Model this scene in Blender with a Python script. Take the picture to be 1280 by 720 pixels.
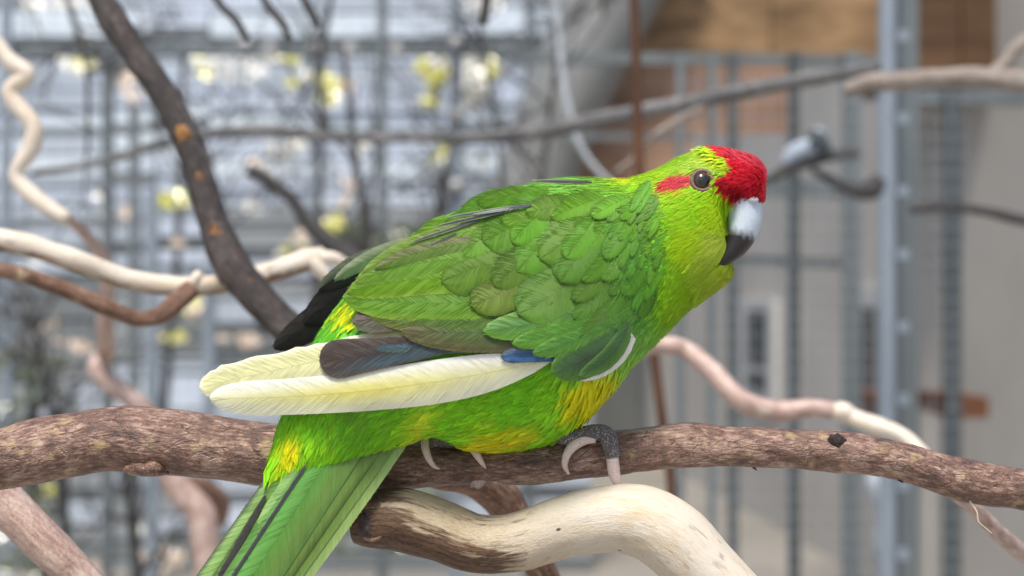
import bpy, math, random
import numpy as np
from mathutils import Vector, noise as mnoise

for o in list(bpy.data.objects):
    bpy.data.objects.remove(o)
SC = bpy.context.scene
COL = SC.collection
rng = np.random.default_rng(7)
random.seed(7)

# ------------------------------------------------------------------ camera
CAMZ = 1.4
K = 0.72 / 1280.0            # metres per photo pixel per metre of distance (50 mm on 36 mm)
D0 = 0.444                   # distance of the bird
PX = K * D0                  # one photo pixel at the bird (0.25 mm)
cam_d = bpy.data.cameras.new('camera')
cam = bpy.data.objects.new('camera', cam_d)
COL.objects.link(cam)
cam.location = (0, 0, CAMZ)
cam.rotation_euler = (math.pi / 2, 0, 0)
cam_d.lens = 50
cam_d.sensor_width = 36
cam_d.clip_start = 0.01
cam_d.clip_end = 500
cam_d.dof.use_dof = True
cam_d.dof.focus_distance = 0.430
cam_d.dof.aperture_fstop = 10.0
SC.camera = cam
SC.render.resolution_x = 1024
SC.render.resolution_y = 576

# ------------------------------------------------------------------ sky, sun, exposure
SUN_EL, SUN_AZ = math.radians(64), math.radians(192)   # azimuth clockwise from +Y: behind the camera
wd = bpy.data.worlds.new('World')
SC.world = wd
wd.use_nodes = True
wn = wd.node_tree
sky = wn.nodes.new('ShaderNodeTexSky')
sky.sky_type = 'NISHITA'
sky.sun_disc = False
sky.sun_elevation = SUN_EL
sky.sun_rotation = SUN_AZ
sky.air_density = 1.0
sky.dust_density = 3.0
sky.ozone_density = 1.0
wn.links.new(sky.outputs[0], wn.nodes['Background'].inputs[0])
wn.nodes['Background'].inputs[1].default_value = 0.115
sl = bpy.data.lights.new('sun', 'SUN')
sl.energy = 2.7
sl.angle = math.radians(14)
sl.color = (1.0, 0.94, 0.84)
sun = bpy.data.objects.new('sun', sl)
COL.objects.link(sun)
sun.location = (2, -2, 6)
sd = Vector((math.sin(SUN_AZ) * math.cos(SUN_EL), math.cos(SUN_AZ) * math.cos(SUN_EL), math.sin(SUN_EL)))
sun.rotation_euler = sd.to_track_quat('Z', 'Y').to_euler()
SC.view_settings.view_transform = 'Standard'
SC.view_settings.look = 'None'
SC.view_settings.gamma = 1.0
SC.view_settings.exposure = 0.3
SC.view_settings.use_curve_mapping = False


# ------------------------------------------------------------------ helpers
def at(px, py, D):
    return np.array([(px - 640) * K * D, D, CAMZ + (360 - py) * K * D])


def B(p):
    """bird space: photo px, photo py, w (px towards the camera) -> world"""
    p = np.asarray(p, float)
    D = D0 - p[..., 2] * PX
    return np.stack([(p[..., 0] - 640) * K * D, D, CAMZ + (360 - p[..., 1]) * K * D], -1)


def lin(c):
    c = np.asarray(c, float) / 255.0
    return np.where(c <= 0.04045, c / 12.92, ((c + 0.055) / 1.055) ** 2.4)


def L4(c, f=1.0):
    a = np.clip(lin(c) * f, 0, 1)
    return (float(a[0]), float(a[1]), float(a[2]), 1.0)


def tag(o, label, cat, group=None):
    o['label'] = label
    o['category'] = cat
    if group:
        o['group'] = group
    return o


def kind(o, k):
    o['kind'] = k
    return o


def wloc(o):
    v = np.zeros(3)
    while o is not None:
        v = v + np.array(o.location)
        o = o.parent
    return v


def empty(name, loc):
    o = bpy.data.objects.new(name, None)
    COL.objects.link(o)
    o.location = tuple(loc)
    o.empty_display_size = 0.01
    return o


def mk(name, V, F, mat, parent=None, col=None, fuv=None, rest=None, smooth=True, origin=None):
    """one mesh object; V in world coordinates"""
    V = np.asarray(V, float)
    if parent is not None:
        V = V - wloc(parent)
    elif origin is None:
        origin = np.array([V[:, 0].mean(), V[:, 1].mean(), V[:, 2].min()])
    if origin is not None:
        V = V - np.asarray(origin)
    me = bpy.data.meshes.new(name)
    if isinstance(F, np.ndarray):
        n, k = F.shape
        me.vertices.add(len(V))
        me.vertices.foreach_set('co', V.astype(np.float32).ravel())
        me.loops.add(n * k)
        me.loops.foreach_set('vertex_index', F.astype(np.int32).ravel())
        me.polygons.add(n)
        me.polygons.foreach_set('loop_start', np.arange(0, n * k, k, dtype=np.int32))
        me.update(calc_edges=True)
    else:
        me.from_pydata([tuple(v) for v in V], [], F)
    if smooth:
        me.polygons.foreach_set('use_smooth', np.ones(len(me.polygons), bool))
    for nm, dat, ty, key in (('Col', col, 'FLOAT_COLOR', 'color'), ('fuv', fuv, 'FLOAT_VECTOR', 'vector'), ('rest', rest, 'FLOAT_VECTOR', 'vector')):
        if dat is not None:
            dat = np.asarray(dat, float)
            if ty == 'FLOAT_COLOR' and dat.shape[1] == 3:
                dat = np.hstack([dat, np.ones((len(dat), 1))])
            a = me.attributes.new(nm, ty, 'POINT')
            a.data.foreach_set(key, dat.astype(np.float32).ravel())
    me.materials.append(mat)
    me.update()
    o = bpy.data.objects.new(name, me)
    COL.objects.link(o)
    if parent is not None:
        o.parent = parent
    if origin is not None:
        o.location = tuple(origin)
    return o


def boxmesh(x0, x1, y0, y1, z0, z1, bev=0.0):
    V = np.array([(x, y, z) for z in (z0, z1) for y in (y0, y1) for x in (x0, x1)], float)
    F = [(0, 2, 3, 1), (4, 5, 7, 6), (0, 1, 5, 4), (2, 6, 7, 3), (0, 4, 6, 2), (1, 3, 7, 5)]
    return V, F


def box(name, x0, x1, y0, y1, z0, z1, mat, parent=None):
    V, F = boxmesh(x0, x1, y0, y1, z0, z1)
    return mk(name, V, F, mat, parent, smooth=False)


# ---- shader helpers
class NT:
    def __init__(s, name):
        s.m = bpy.data.materials.new(name)
        s.m.use_nodes = True
        s.t = s.m.node_tree
        s.b = s.t.nodes['Principled BSDF']

    def n(s, ty, **kw):
        nd = s.t.nodes.new(ty)
        for k, v in kw.items():
            if k.startswith('i_'):
                key = k[2:]
                key = int(key) if key.isdigit() else key.replace('_', ' ')
                s.put(nd.inputs[key], v)
            else:
                setattr(nd, k, v)
        return nd

    def put(s, sock, v):
        if hasattr(v, 'is_linked') or hasattr(v, 'links'):
            s.t.links.new(v, sock)
        else:
            sock.default_value = v

    def math(s, op, a, b=0.0, c=0.0):
        nd = s.n('ShaderNodeMath', operation=op)
        for i, v in enumerate((a, b, c)):
            s.put(nd.inputs[i], v)
        return nd.outputs[0]

    def mix(s, f, a, b, mode='MIX'):
        nd = s.n('ShaderNodeMix', data_type='RGBA', blend_type=mode)
        s.put(nd.inputs[0], f)
        s.put(nd.inputs[6], a)
        s.put(nd.inputs[7], b)
        return nd.outputs[2]

    def ramp(s, f, stops, interp='LINEAR'):
        nd = s.n('ShaderNodeValToRGB')
        nd.color_ramp.interpolation = interp
        e = nd.color_ramp.elements
        while len(e) < len(stops):
            e.new(0.5)
        for el, (p, c) in zip(e, stops):
            el.position = p
            el.color = c if len(c) == 4 else (*c, 1)
        s.put(nd.inputs[0], f)
        return nd.outputs[0]

    def noise(s, vec, scale, detail=4, rough=0.55, dist=0.0):
        nd = s.n('ShaderNodeTexNoise')
        if vec is not None:
            s.put(nd.inputs['Vector'], vec)
        nd.inputs['Scale'].default_value = scale
        nd.inputs['Detail'].default_value = detail
        nd.inputs['Roughness'].default_value = rough
        nd.inputs['Distortion'].default_value = dist
        return nd.outputs[0]

    def mapv(s, vec, scale):
        nd = s.n('ShaderNodeMapping')
        s.put(nd.inputs[0], vec)
        nd.inputs['Scale'].default_value = scale
        return nd.outputs[0]

    def bump(s, h, strength, dist):
        nd = s.n('ShaderNodeBump')
        nd.inputs['Strength'].default_value = strength
        nd.inputs['Distance'].default_value = dist
        s.put(nd.inputs['Height'], h)
        s.t.links.new(nd.outputs[0], s.b.inputs['Normal'])

    def done(s, color=None, rough=None, spec=None):
        if color is not None:
            s.put(s.b.inputs['Base Color'], color)
        if rough is not None:
            s.put(s.b.inputs['Roughness'], rough)
        if spec is not None:
            s.put(s.b.inputs['Specular IOR Level'], spec)
        return s.m


def grey(v):
    return (v, v, v, 1)


def bark_material(name, dark, mid, light, lichen=None, scale=1.0, rough=0.5, lich_amt=0.62, crack=1.0, wet=0.5, stretch=5.0, bmp=0.85, con=0.14):
    """fibrous bark in straightened coordinates (rest.z runs along the branch)"""
    s = NT(name)
    r = s.n('ShaderNodeAttribute', attribute_name='rest').outputs['Vector']
    fib = s.noise(s.mapv(r, (900 * scale, 900 * scale, 900 * scale / stretch)), 1.0, 6, 0.65, 0.4)
    fine = s.noise(s.mapv(r, (2600 * scale, 2600 * scale, 1500 * scale)), 1.0, 4, 0.6)
    big = s.noise(s.mapv(r, (90 * scale, 90 * scale, 50 * scale)), 1.0, 4, 0.6, 0.6)
    med = s.noise(s.mapv(r, (260 * scale, 260 * scale, 150 * scale)), 1.0, 5, 0.65, 0.5)
    f = s.math('ADD', s.math('MULTIPLY', fib, 0.45), s.math('ADD', s.math('MULTIPLY', big, 0.4), s.math('MULTIPLY', med, 0.3)))
    f = s.math('SUBTRACT', f, 0.07)
    c = s.ramp(f, [(0.5 - con, dark), (0.5, mid), (0.5 + con, light)])
    c = s.mix(0.9, c, s.ramp(fine, [(0.3, grey(0.12)), (0.68, grey(0.85))]), 'SOFT_LIGHT')
    if lichen is not None:
        l2 = s.noise(s.mapv(r, (150 * scale, 150 * scale, 95 * scale)), 1.0, 5, 0.6, 0.3)
        l2 = s.ramp(l2, [(lich_amt - 0.05, grey(0)), (lich_amt + 0.06, grey(1))])
        c = s.mix(s.math('MULTIPLY', l2, s.math('ADD', 0.25, s.math('MULTIPLY', fib, 0.9))), c, lichen)
    vr = s.n('ShaderNodeTexVoronoi', feature='DISTANCE_TO_EDGE')
    s.put(vr.inputs['Vector'], s.mapv(r, (420 * scale, 420 * scale, 150 * scale)))
    vr.inputs['Scale'].default_value = 1.0
    ck = s.ramp(vr.outputs[0], [(0.0, grey(0)), (0.10, grey(1))])
    ckm = s.math('MULTIPLY', s.math('SUBTRACT', 1.0, ck), s.ramp(med, [(0.48, grey(0)), (0.62, grey(1))]))
    c = s.mix(s.math('MULTIPLY', ckm, 0.55 * crack), c, tuple(0.35 * x for x in dark[:3]) + (1,))
    h = s.math('ADD', s.math('MULTIPLY', fib, 0.9), s.math('ADD', s.math('MULTIPLY', fine, 0.35), s.math('MULTIPLY', ckm, -0.5 * crack)))
    s.bump(h, bmp, 0.0011 / scale)
    rr = s.math('ADD', rough - 0.12, s.math('MULTIPLY', fine, 0.3))
    return s.done(c, rr, wet)


def wood_material(name, pale, cream, brown, bark, scale=1.0, amt=0.4):
    """stripped pale wood: vertex colour R says how much brown bark is left"""
    s = NT(name)
    r = s.n('ShaderNodeAttribute', attribute_name='rest').outputs['Vector']
    bk = s.n('ShaderNodeAttribute', attribute_name='Col')
    sep = s.n('ShaderNodeSeparateColor')
    s.t.links.new(bk.outputs['Color'], sep.inputs[0])
    fib = s.noise(s.mapv(r, (700 * scale, 700 * scale, 90 * scale)), 1.0, 5, 0.6, 0.3)
    big = s.noise(s.mapv(r, (80 * scale, 80 * scale, 50 * scale)), 1.0, 4, 0.6, 0.5)
    fine = s.noise(s.mapv(r, (1800 * scale, 1800 * scale, 700 * scale)), 1.0, 5, 0.65)
    f = s.math('ADD', s.math('MULTIPLY', fib, 0.4), s.math('MULTIPLY', big, 0.6))
    c = s.ramp(f, [(0.32, cream), (0.5, pale)])
    c = s.mix(s.math('MULTIPLY', sep.outputs[1], s.math('ADD', 0.45, s.math('MULTIPLY', fib, 0.8))), c, s.ramp(s.math('ADD', s.math('MULTIPLY', big, 0.5), s.math('MULTIPLY', fine, 0.5)), [(0.35, L4((150, 128, 96))), (0.6, L4((214, 190, 148)))]))
    sp = s.noise(s.mapv(r, (420 * scale, 420 * scale, 160 * scale)), 1.0, 3, 0.5)
    c = s.mix(s.ramp(sp, [(0.64, grey(0)), (0.72, grey(0.5))]), c, tuple(0.55 * x for x in cream[:3]) + (1,))
    pit = s.n('ShaderNodeTexVoronoi', feature='F1')
    s.put(pit.inputs['Vector'], s.mapv(r, (150 * scale, 150 * scale, 90 * scale)))
    pit.inputs['Scale'].default_value = 1.0
    pm = s.ramp(pit.outputs['Distance'], [(0.05, grey(0.9)), (0.09, grey(0))])
    c = s.mix(pm, c, bark)
    bc = s.ramp(s.math('ADD', s.math('MULTIPLY', fib, 0.6), s.math('MULTIPLY', fine, 0.4)), [(0.38, bark), (0.6, brown)])
    m = s.math('ADD', sep.outputs[0], s.math('MULTIPLY', s.math('SUBTRACT', s.math('ADD', s.math('MULTIPLY', fib, 0.5), s.math('MULTIPLY', big, 0.5)), 0.5), 3.0))
    m = s.ramp(m, [(0.34, grey(0)), (0.52, grey(0.55)), (0.66, grey(1))])
    c = s.mix(m, c, bc)
    s.bump(s.math('ADD', s.math('MULTIPLY', m, 0.5), s.math('ADD', s.math('MULTIPLY', fib, 0.5), s.math('MULTIPLY', fine, 0.5))), 0.55, 0.0010 / scale)
    return s.done(c, 0.5, 0.4)


def feather_material(name, barb=1.0, rough=0.55, sheen=0.0, trans=0.0):
    """pigment from the Col attribute; barbs and shaft from fuv (x across, y along, in px of the bird; z seed)"""
    s = NT(name)
    a = s.n('ShaderNodeAttribute', attribute_name='fuv')
    col = s.n('ShaderNodeAttribute', attribute_name='Col').outputs['Color']
    sp = s.n('ShaderNodeSeparateXYZ')
    s.t.links.new(a.outputs['Vector'], sp.inputs[0])
    ax = s.math('ABSOLUTE', sp.outputs[0])
    b = s.math('SUBTRACT', sp.outputs[1], s.math('MULTIPLY', ax, 1.1))
    side = s.math('MULTIPLY', s.math('SIGN', sp.outputs[0]), 7.3)
    cv = s.n('ShaderNodeCombineXYZ')
    s.put(cv.inputs[0], s.math('MULTIPLY', b, 0.85 * barb))
    s.put(cv.inputs[1], s.math('MULTIPLY', ax, 0.05))
    s.put(cv.inputs[2], s.math('ADD', s.math('MULTIPLY', sp.outputs[2], 13.0), side))
    n1 = s.noise(cv.outputs[0], 1.0, 3, 0.6)
    n2 = s.noise(s.mapv(cv.outputs[0], (0.07, 1.6, 1.0)), 1.0, 3, 0.6)
    v = s.math('ADD', 0.62, s.math('ADD', s.math('MULTIPLY', n1, 0.34), s.math('MULTIPLY', n2, 0.42)))
    v = s.math('MULTIPLY', v, s.math('ADD', 0.80, s.math('MULTIPLY', s.math('GREATER_THAN', ax, 0.55), 0.20)))
    hs = s.n('ShaderNodeHueSaturation')
    s.put(hs.inputs['Color'], col)
    s.put(hs.inputs['Value'], v)
    s.put(hs.inputs['Hue'], s.math('ADD', 0.488, s.math('MULTIPLY', n2, 0.024)))
    s.bump(n1, 0.22, 0.0003)
    s.b.inputs['Sheen Weight'].default_value = sheen
    s.b.inputs['Sheen Roughness'].default_value = 0.4
    return s.done(hs.outputs[0], rough, 0.35)


def flat_noise_material(name, c0, c1, scale=3.0, rough=0.7, spec=0.3, metal=0.0, bump=0.0, stretch=(1, 1, 1), detail=5):
    s = NT(name)
    co = s.n('ShaderNodeTexCoord').outputs['Object']
    f = s.noise(s.mapv(co, stretch), scale, detail, 0.6, 0.2)
    c = s.ramp(f, [(0.3, c0), (0.7, c1)])
    s.b.inputs['Metallic'].default_value = metal
    if bump:
        s.bump(f, 0.5, bump)
    return s.done(c, rough, spec)


# ---- splines and tubes
def catmull(P, per=10):
    P = np.asarray(P, float)
    Q = np.vstack([2 * P[0] - P[1], P, 2 * P[-1] - P[-2]])
    out = []
    for i in range(1, len(Q) - 2):
        a, b, c, d = Q[i - 1:i + 3]
        for t in np.linspace(0, 1, per, endpoint=False):
            out.append(0.5 * (2 * b + (c - a) * t + (2 * a - 5 * b + 4 * c - d) * t * t + (3 * b - a - 3 * c + d) * t ** 3))
    out.append(P[-1])
    return np.array(out)


def tube_arrays(C, R, seg, amp=0.0, nscale=60.0, seed=0.0, oval=None, lump=0.0, lscale=20.0):
    """C (n,3) world centres, R (n,) radii -> verts, quads, rest coordinates, angle; ends rounded off"""
    C = np.asarray(C, float)
    R = np.asarray(R, float)
    T = np.gradient(C, axis=0)
    T /= np.linalg.norm(T, axis=1)[:, None] + 1e-12
    ref = np.array([0, -1.0, 0])
    N = np.zeros_like(C)
    prev = ref - T[0] * ref.dot(T[0])
    if np.linalg.norm(prev) < 0.1:
        prev = np.array([1.0, 0, 0]) - T[0] * T[0][0]
    for i in range(len(C)):
        prev = prev - T[i] * prev.dot(T[i])
        prev /= np.linalg.norm(prev)
        N[i] = prev
    Bn = np.cross(T, N)
    L = np.concatenate([[0], np.cumsum(np.linalg.norm(np.diff(C, axis=0), axis=1))])
    th = np.linspace(0, 2 * np.pi, seg, endpoint=False)
    V = np.zeros((len(C), seg, 3))
    rest = np.zeros_like(V)
    for i in range(len(C)):
        for j in range(seg):
            d = N[i] * math.cos(th[j]) + Bn[i] * math.sin(th[j])
            r = R[i]
            rp = (math.cos(th[j]) * r, math.sin(th[j]) * r, L[i])
            if amp or lump:
                q = Vector((rp[0] * nscale + seed, rp[1] * nscale, rp[2] * nscale * 0.4))
                if amp:
                    r += amp * mnoise.fractal(q, 0.8, 2.1, 5)
                if lump:
                    q2 = Vector((rp[0] * lscale - seed, rp[1] * lscale, rp[2] * lscale))
                    r += lump * mnoise.noise(q2)
            V[i, j] = C[i] + d * r
            rest[i, j] = rp
    n = len(C)
    V = V.reshape(-1, 3)
    rest = rest.reshape(-1, 3)
    ii, jj = np.meshgrid(np.arange(n - 1), np.arange(seg), indexing='ij')
    a = (ii * seg + jj).ravel()
    b = (ii * seg + (jj + 1) % seg).ravel()
    F = np.stack([a, b, b + seg, a + seg], 1).tolist()
    for e, rev in ((0, True), (n - 1, False)):
        c = len(V)
        V = np.vstack([V, C[e] + T[e] * (R[e] * 0.25 * (1 if not rev else -1))])
        rest = np.vstack([rest, [0, 0, L[e]]])
        for j in range(seg):
            p, q = e * seg + j, e * seg + (j + 1) % seg
            F.append((q, p, c) if rev else (p, q, c))
    return V, F, rest


def px_path(pts, per=10):
    """pts: (px, py, D, radius in px) -> centres, radii in metres"""
    S = catmull(pts, per)
    C = np.array([at(p[0], p[1], p[2]) for p in S])
    R = np.maximum(S[:, 3], 0.5) * K * S[:, 2]
    return C, R, S


def branch(name, pts, mat, label, cat='branch', group=None, seg=20, per=10, amp=0.06, parent=None, lump=0.08, seed=None, colf=None):
    C, R, S = px_path(pts, per)
    rm = R.mean()
    V, F, rest = tube_arrays(C, R, seg, amp * rm, 0.9 / rm, seed if seed is not None else random.random() * 50, lump=lump * rm, lscale=0.35 / rm)
    col = None
    if colf is not None:
        col = colf(V, S)
    o = mk(name, V, F, mat, parent, rest=rest, col=col)
    if parent is None:
        tag(o, label, cat, group)
    return o


# ------------------------------------------------------------------ materials
M = {}
M['bark_main'] = bark_material('mottled_bark', L4((46, 30, 24)), L4((126, 90, 72)), L4((206, 172, 154)), L4((204, 176, 126)), scale=1.15, rough=0.36, lich_amt=0.62, wet=0.95, bmp=0.75, con=0.13, stretch=3.6)
M['bark_dark'] = bark_material('dark_bark', L4((26, 22, 21)), L4((58, 50, 47)), L4((104, 94, 90)), L4((150, 104, 58)), scale=0.8, rough=0.5, lich_amt=0.68)
M['bark_brown'] = bark_material('brown_bark', L4((70, 48, 38)), L4((134, 98, 78)), L4((182, 150, 130)), L4((205, 185, 150)), scale=0.8, rough=0.5, lich_amt=0.64)
M['bark_pink'] = bark_material('pinkish_bark', L4((134, 104, 92)), L4((190, 160, 148)), L4((222, 200, 190)), L4((232, 220, 204)), scale=0.7, rough=0.34, lich_amt=0.62, wet=0.8, bmp=0.3, crack=0.15)
M['bark_grey'] = bark_material('grey_bark', L4((62, 64, 66)), L4((116, 116, 116)), L4((172, 170, 168)), None, scale=0.5, rough=0.6)
M['bark_tan'] = bark_material('tan_bark', L4((104, 92, 82)), L4((160, 148, 138)), L4((202, 192, 184)), None, scale=0.5, rough=0.55)
M['twig_dark'] = bark_material('dark_twig_bark', L4((38, 36, 36)), L4((66, 64, 64)), L4((100, 97, 96)), None, scale=0.5, rough=0.6)
M['wood'] = wood_material('stripped_wood', L4((226, 216, 200)), L4((214, 192, 154)), L4((120, 92, 70)), L4((58, 42, 33)))
M['wood_pale'] = wood_material('pale_stripped_wood', L4((240, 228, 212)), L4((222, 202, 172)), L4((150, 112, 80)), L4((96, 70, 52)), scale=0.7)
M['feather'] = feather_material('wing_feather_vane', 1.0, 0.52)
M['plume'] = feather_material('body_plumage', 0.7, 0.6)
M['tailf'] = feather_material('tail_feather_vane', 0.8, 0.5)
M['concrete'] = flat_noise_material('concrete', grey(0.10), grey(0.17), 2.0, 0.85)

# ------------------------------------------------------------------ the setting
V = np.array([(-150, -150, 0), (150, -150, 0), (150, 250, 0), (-150, 250, 0)], float)
kind(mk('ground', V, [(0, 1, 2, 3)], flat_noise_material('packed_ground', L4((134, 130, 122)), L4((162, 156, 148)), 1.2, 0.9), smooth=False, origin=(0, 0, 0)), 'structure')

# ------------------------------------------------------------------ background
def steel(name, c0, c1, rough=0.5, metal=0.3):
    return flat_noise_material(name, L4(c0), L4(c1), 6, rough, 0.5, metal, stretch=(1, 1, 0.2))


M['steel_l'] = steel('galvanised_steel', (138, 150, 162), (168, 179, 190))
M['steel_m'] = steel('weathered_steel', (104, 112, 114), (132, 140, 142))
M['steel_d'] = steel('dull_grey_steel', (74, 82, 84), (98, 106, 108))
M['wall_grey'] = flat_noise_material('grey_render', L4((182, 177, 169)), L4((202, 197, 189)), 1.3, 0.85, 0.2)
M['white'] = flat_noise_material('white_paint', L4((196, 196, 194)), L4((214, 214, 212)), 3, 0.5)
M['glass_d'] = flat_noise_material('dark_pane', L4((44, 48, 52)), L4((66, 72, 76)), 2, 0.15, 0.6)
M['ply'] = flat_noise_material('tan_plywood', L4((100, 78, 56)), L4((186, 152, 112)), 5.5, 0.7, 0.3, stretch=(0.6, 1, 2.5))
M['ply2'] = flat_noise_material('brown_plywood', L4((122, 96, 80)), L4((182, 148, 124)), 3.0, 0.7, 0.3, stretch=(0.6, 1, 2.0))
M['ply_d'] = flat_noise_material('shade_painted_timber', L4((56, 40, 32)), L4((120, 92, 66)), 2.6, 0.7, 0.3, stretch=(0.5, 1, 2.5))  # dark brown-red shadow is put into the timber colour
M['timber'] = flat_noise_material('brown_timber', L4((96, 62, 44)), L4((130, 88, 62)), 4, 0.6, stretch=(0.4, 1, 3))


# side wall of the building on the right: Y -> X
def wall_x(D):
    return 1.71 - 0.115 * (D - 6.9)


def wall_D(px):
    return (1.71 + 0.115 * 6.9) / ((px - 640) * K + 0.115)


def wall_quadbox(name, D0_, D1_, z0, z1, out0, out1, mat, parent):
    """a box on the side wall between distances D0_..D1_, from out0 to out1 in front of it"""
    nx, ny = -1 / math.hypot(1, 0.115), -0.115 / math.hypot(1, 0.115)
    V = []
    for z in (z0, z1):
        for o in (out0, out1):
            for D in (D0_, D1_):
                V.append((wall_x(D) + nx * o, D + ny * o, z))
    F = [(0, 1, 3, 2), (4, 6, 7, 5), (0, 4, 5, 1), (2, 3, 7, 6), (0, 2, 6, 4), (1, 5, 7, 3)]
    return mk(name, np.array(V), F, mat, parent, smooth=False)


def zat(py, D):
    return CAMZ + (360 - py) * K * D


HOUSE = empty('keeper_house', (wall_x(6), 6, 0))
tag(HOUSE, 'long grey rendered building with narrow white framed windows along its side', 'building')
wall_quadbox('wall', 3.2, 12.5, 0, 2.75, -0.2, 0, M['wall_grey'], HOUSE)
for (xa, xb, ya, yb, panes) in ((930, 976, 374, 500, ((944, 968, 388, 455), (944, 968, 464, 488))), (1070, 1116, 360, 492, ((1084, 1108, 384, 486),))):
    Da, Db = wall_D(xb), wall_D(xa)
    Dm = (Da + Db) / 2
    w = wall_quadbox('window', Da, Db, zat(yb, Dm), zat(ya, Dm), 0.0, 0.05, M['white'], HOUSE)
    for (pa, pb, qa, qb) in panes:
        wall_quadbox('pane', wall_D(pb), wall_D(pa), zat(qb, Dm), zat(qa, Dm), 0.05, 0.056, M['glass_d'], w)
for px in (1000, 1160):
    D = wall_D(px)
    wall_quadbox('wall_batten', D - 0.03, D + 0.03, 0, 2.74, 0.0, 0.02, M['wall_grey'], HOUSE)

# end wall across the corridor with plywood panels
ENDW = empty('end_wall', (0.3, 12.0, 0))
tag(ENDW, 'dark grey end wall closing the corridor beyond the thin posts', 'wall')
box('wall', -0.55, 1.25, 12.0, 12.15, 0, 4.6, flat_noise_material('dark_grey_render', L4((92, 96, 96)), L4((114, 116, 114)), 1.2, 0.85), ENDW)
for px in (812, 858, 905, 935):
    p = at(px, 400, 11.9)
    box('batten', p[0] - 0.05, p[0] + 0.05, 11.86, 11.94, 0, 3.3, M['steel_m'], ENDW)

# sloping tan plywood gable hung behind the frame, timber coloured dark as shadow beside it
FAS = empty('plywood_gable', at(900, 150, 4.5))
tag(FAS, 'tan plywood gable panel with sloping side behind the steel rail', 'panel')


def slab(name, poly, D, th, mat, parent):
    n = len(poly)
    V = [at(x, y, D) for x, y in poly] + [at(x, y, D) + np.array([0, th, 0]) for x, y in poly]
    F = [tuple(range(n)), tuple(range(2 * n - 1, n - 1, -1))] + [(i, i + n, (i + 1) % n + n, (i + 1) % n) for i in range(n)]
    return mk(name, np.array(V), F, mat, parent, smooth=False)


slab('panel', [(850, -60), (964, -60), (964, 76), (778, 76)], 4.5, 0.03, M['ply'], FAS)
slab('panel', [(966, -60), (1112, -60), (1112, 76), (966, 76)], 4.5, 0.03, M['ply'], FAS)
slab('panel', [(778, 78), (858, 78), (858, 168), (716, 168)], 4.5, 0.03, M['ply2'], FAS)
slab('panel', [(860, 78), (990, 78), (990, 166), (860, 168)], 4.5, 0.03, M['ply2'], FAS)
slab('panel', [(716, 170), (868, 170), (868, 214), (790, 240), (668, 240)], 4.5, 0.03, M['ply2'], FAS)
DKT = empty('shade_painted_fascia', at(1200, 60, 5.5))
tag(DKT, 'timber fascia boards with shadow painted in beyond the galvanised post', 'roof')
for (xa, xb, ya, yb, D) in ((1104, 1200, -60, 88, 5.5), (1202, 1420, -60, 92, 5.5)):
    p, q = at(xa, yb, D), at(xb, ya, D)
    box('board', p[0], q[0], D, D + 0.05, p[2], q[2], M['ply_d'], DKT)
p, q = at(1104, 100, 5.5), at(1420, 90, 5.5)
box('soffit', p[0], 2.6, 5.56, 6.2, q[2] - 0.02, q[2], M['ply_d'], DKT)

# slanting ventilation duct
C, R, S = px_path([(830, -120, 4.4, 58), (775, -20, 4.4, 58), (722, 90, 4.4, 54), (682, 190, 4.4, 50), (640, 330, 4.4, 46), (600, 480, 4.4, 44)], 8)
V, F, rest = tube_arrays(C, R, 32)
tag(mk('ventilation_duct', V, F, steel('duct_steel', (140, 142, 140), (164, 166, 164), 0.5, 0.2)), 'thick slanting grey ventilation duct behind the steel rail', 'duct')


# steel frames
def post(name, px, D, wpx, mat, parent=None, z0=0.0, z1=3.4, py0=None, py1=None):
    x = (px - 640) * K * D
    h = wpx * K * D / 2
    if py0 is not None:
        z1 = zat(py0, D)
    if py1 is not None:
        z0 = zat(py1, D)
    return box(name, x - h, x + h, D - h, D + h, z0, z1, mat, parent)


def rail(name, xa, xb, py, D, hpx, mat, parent=None, py2=None):
    pa, pb = at(xa, py, D), at(xb, py if py2 is None else py2, D)
    h = hpx * K * D / 2
    V = []
    for p in (pa, pb):
        for dy in (-h, h):
            for dz in (-h, h):
                V.append((p[0], p[1] + dy * 0.96, p[2] + dz))
    F = [(0, 1, 3, 2), (4, 6, 7, 5), (0, 4, 5, 1), (2, 3, 7, 6), (0, 2, 6, 4), (1, 5, 7, 3)]
    return mk(name, np.array(V), F, mat, parent, smooth=False)


FR = empty('aviary_frame', (1.0, 4.0, 0))
tag(FR, 'dull grey steel aviary frame with thin posts along the rendered building', 'frame')
for (px, w, m) in ((1064, 20, 'steel_m'), (993, 13, 'steel_d'), (916, 12, 'steel_d'), (890, 10, 'steel_m'), (1190, 18, 'steel_d'), (850, 10, 'steel_m')):
    post('post', px, 4.0, w, M[m], FR, z1=zat(66 if px < 1100 else 118, 4.0))
for (xa, xb, py, py2, h, m) in ((640, 1104, 72, 76, 13, 'steel_m'), (846, 1064, 234, 237, 20, 'steel_m'), (846, 1064, 322, 330, 10, 'steel_d'), (1100, 1400, 121, 124, 18, 'steel_m'), (700, 870, 170, 172, 8, 'steel_m')):
    rail('rail', xa, xb, py, 4.05, h, M[m], FR, py2)

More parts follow.
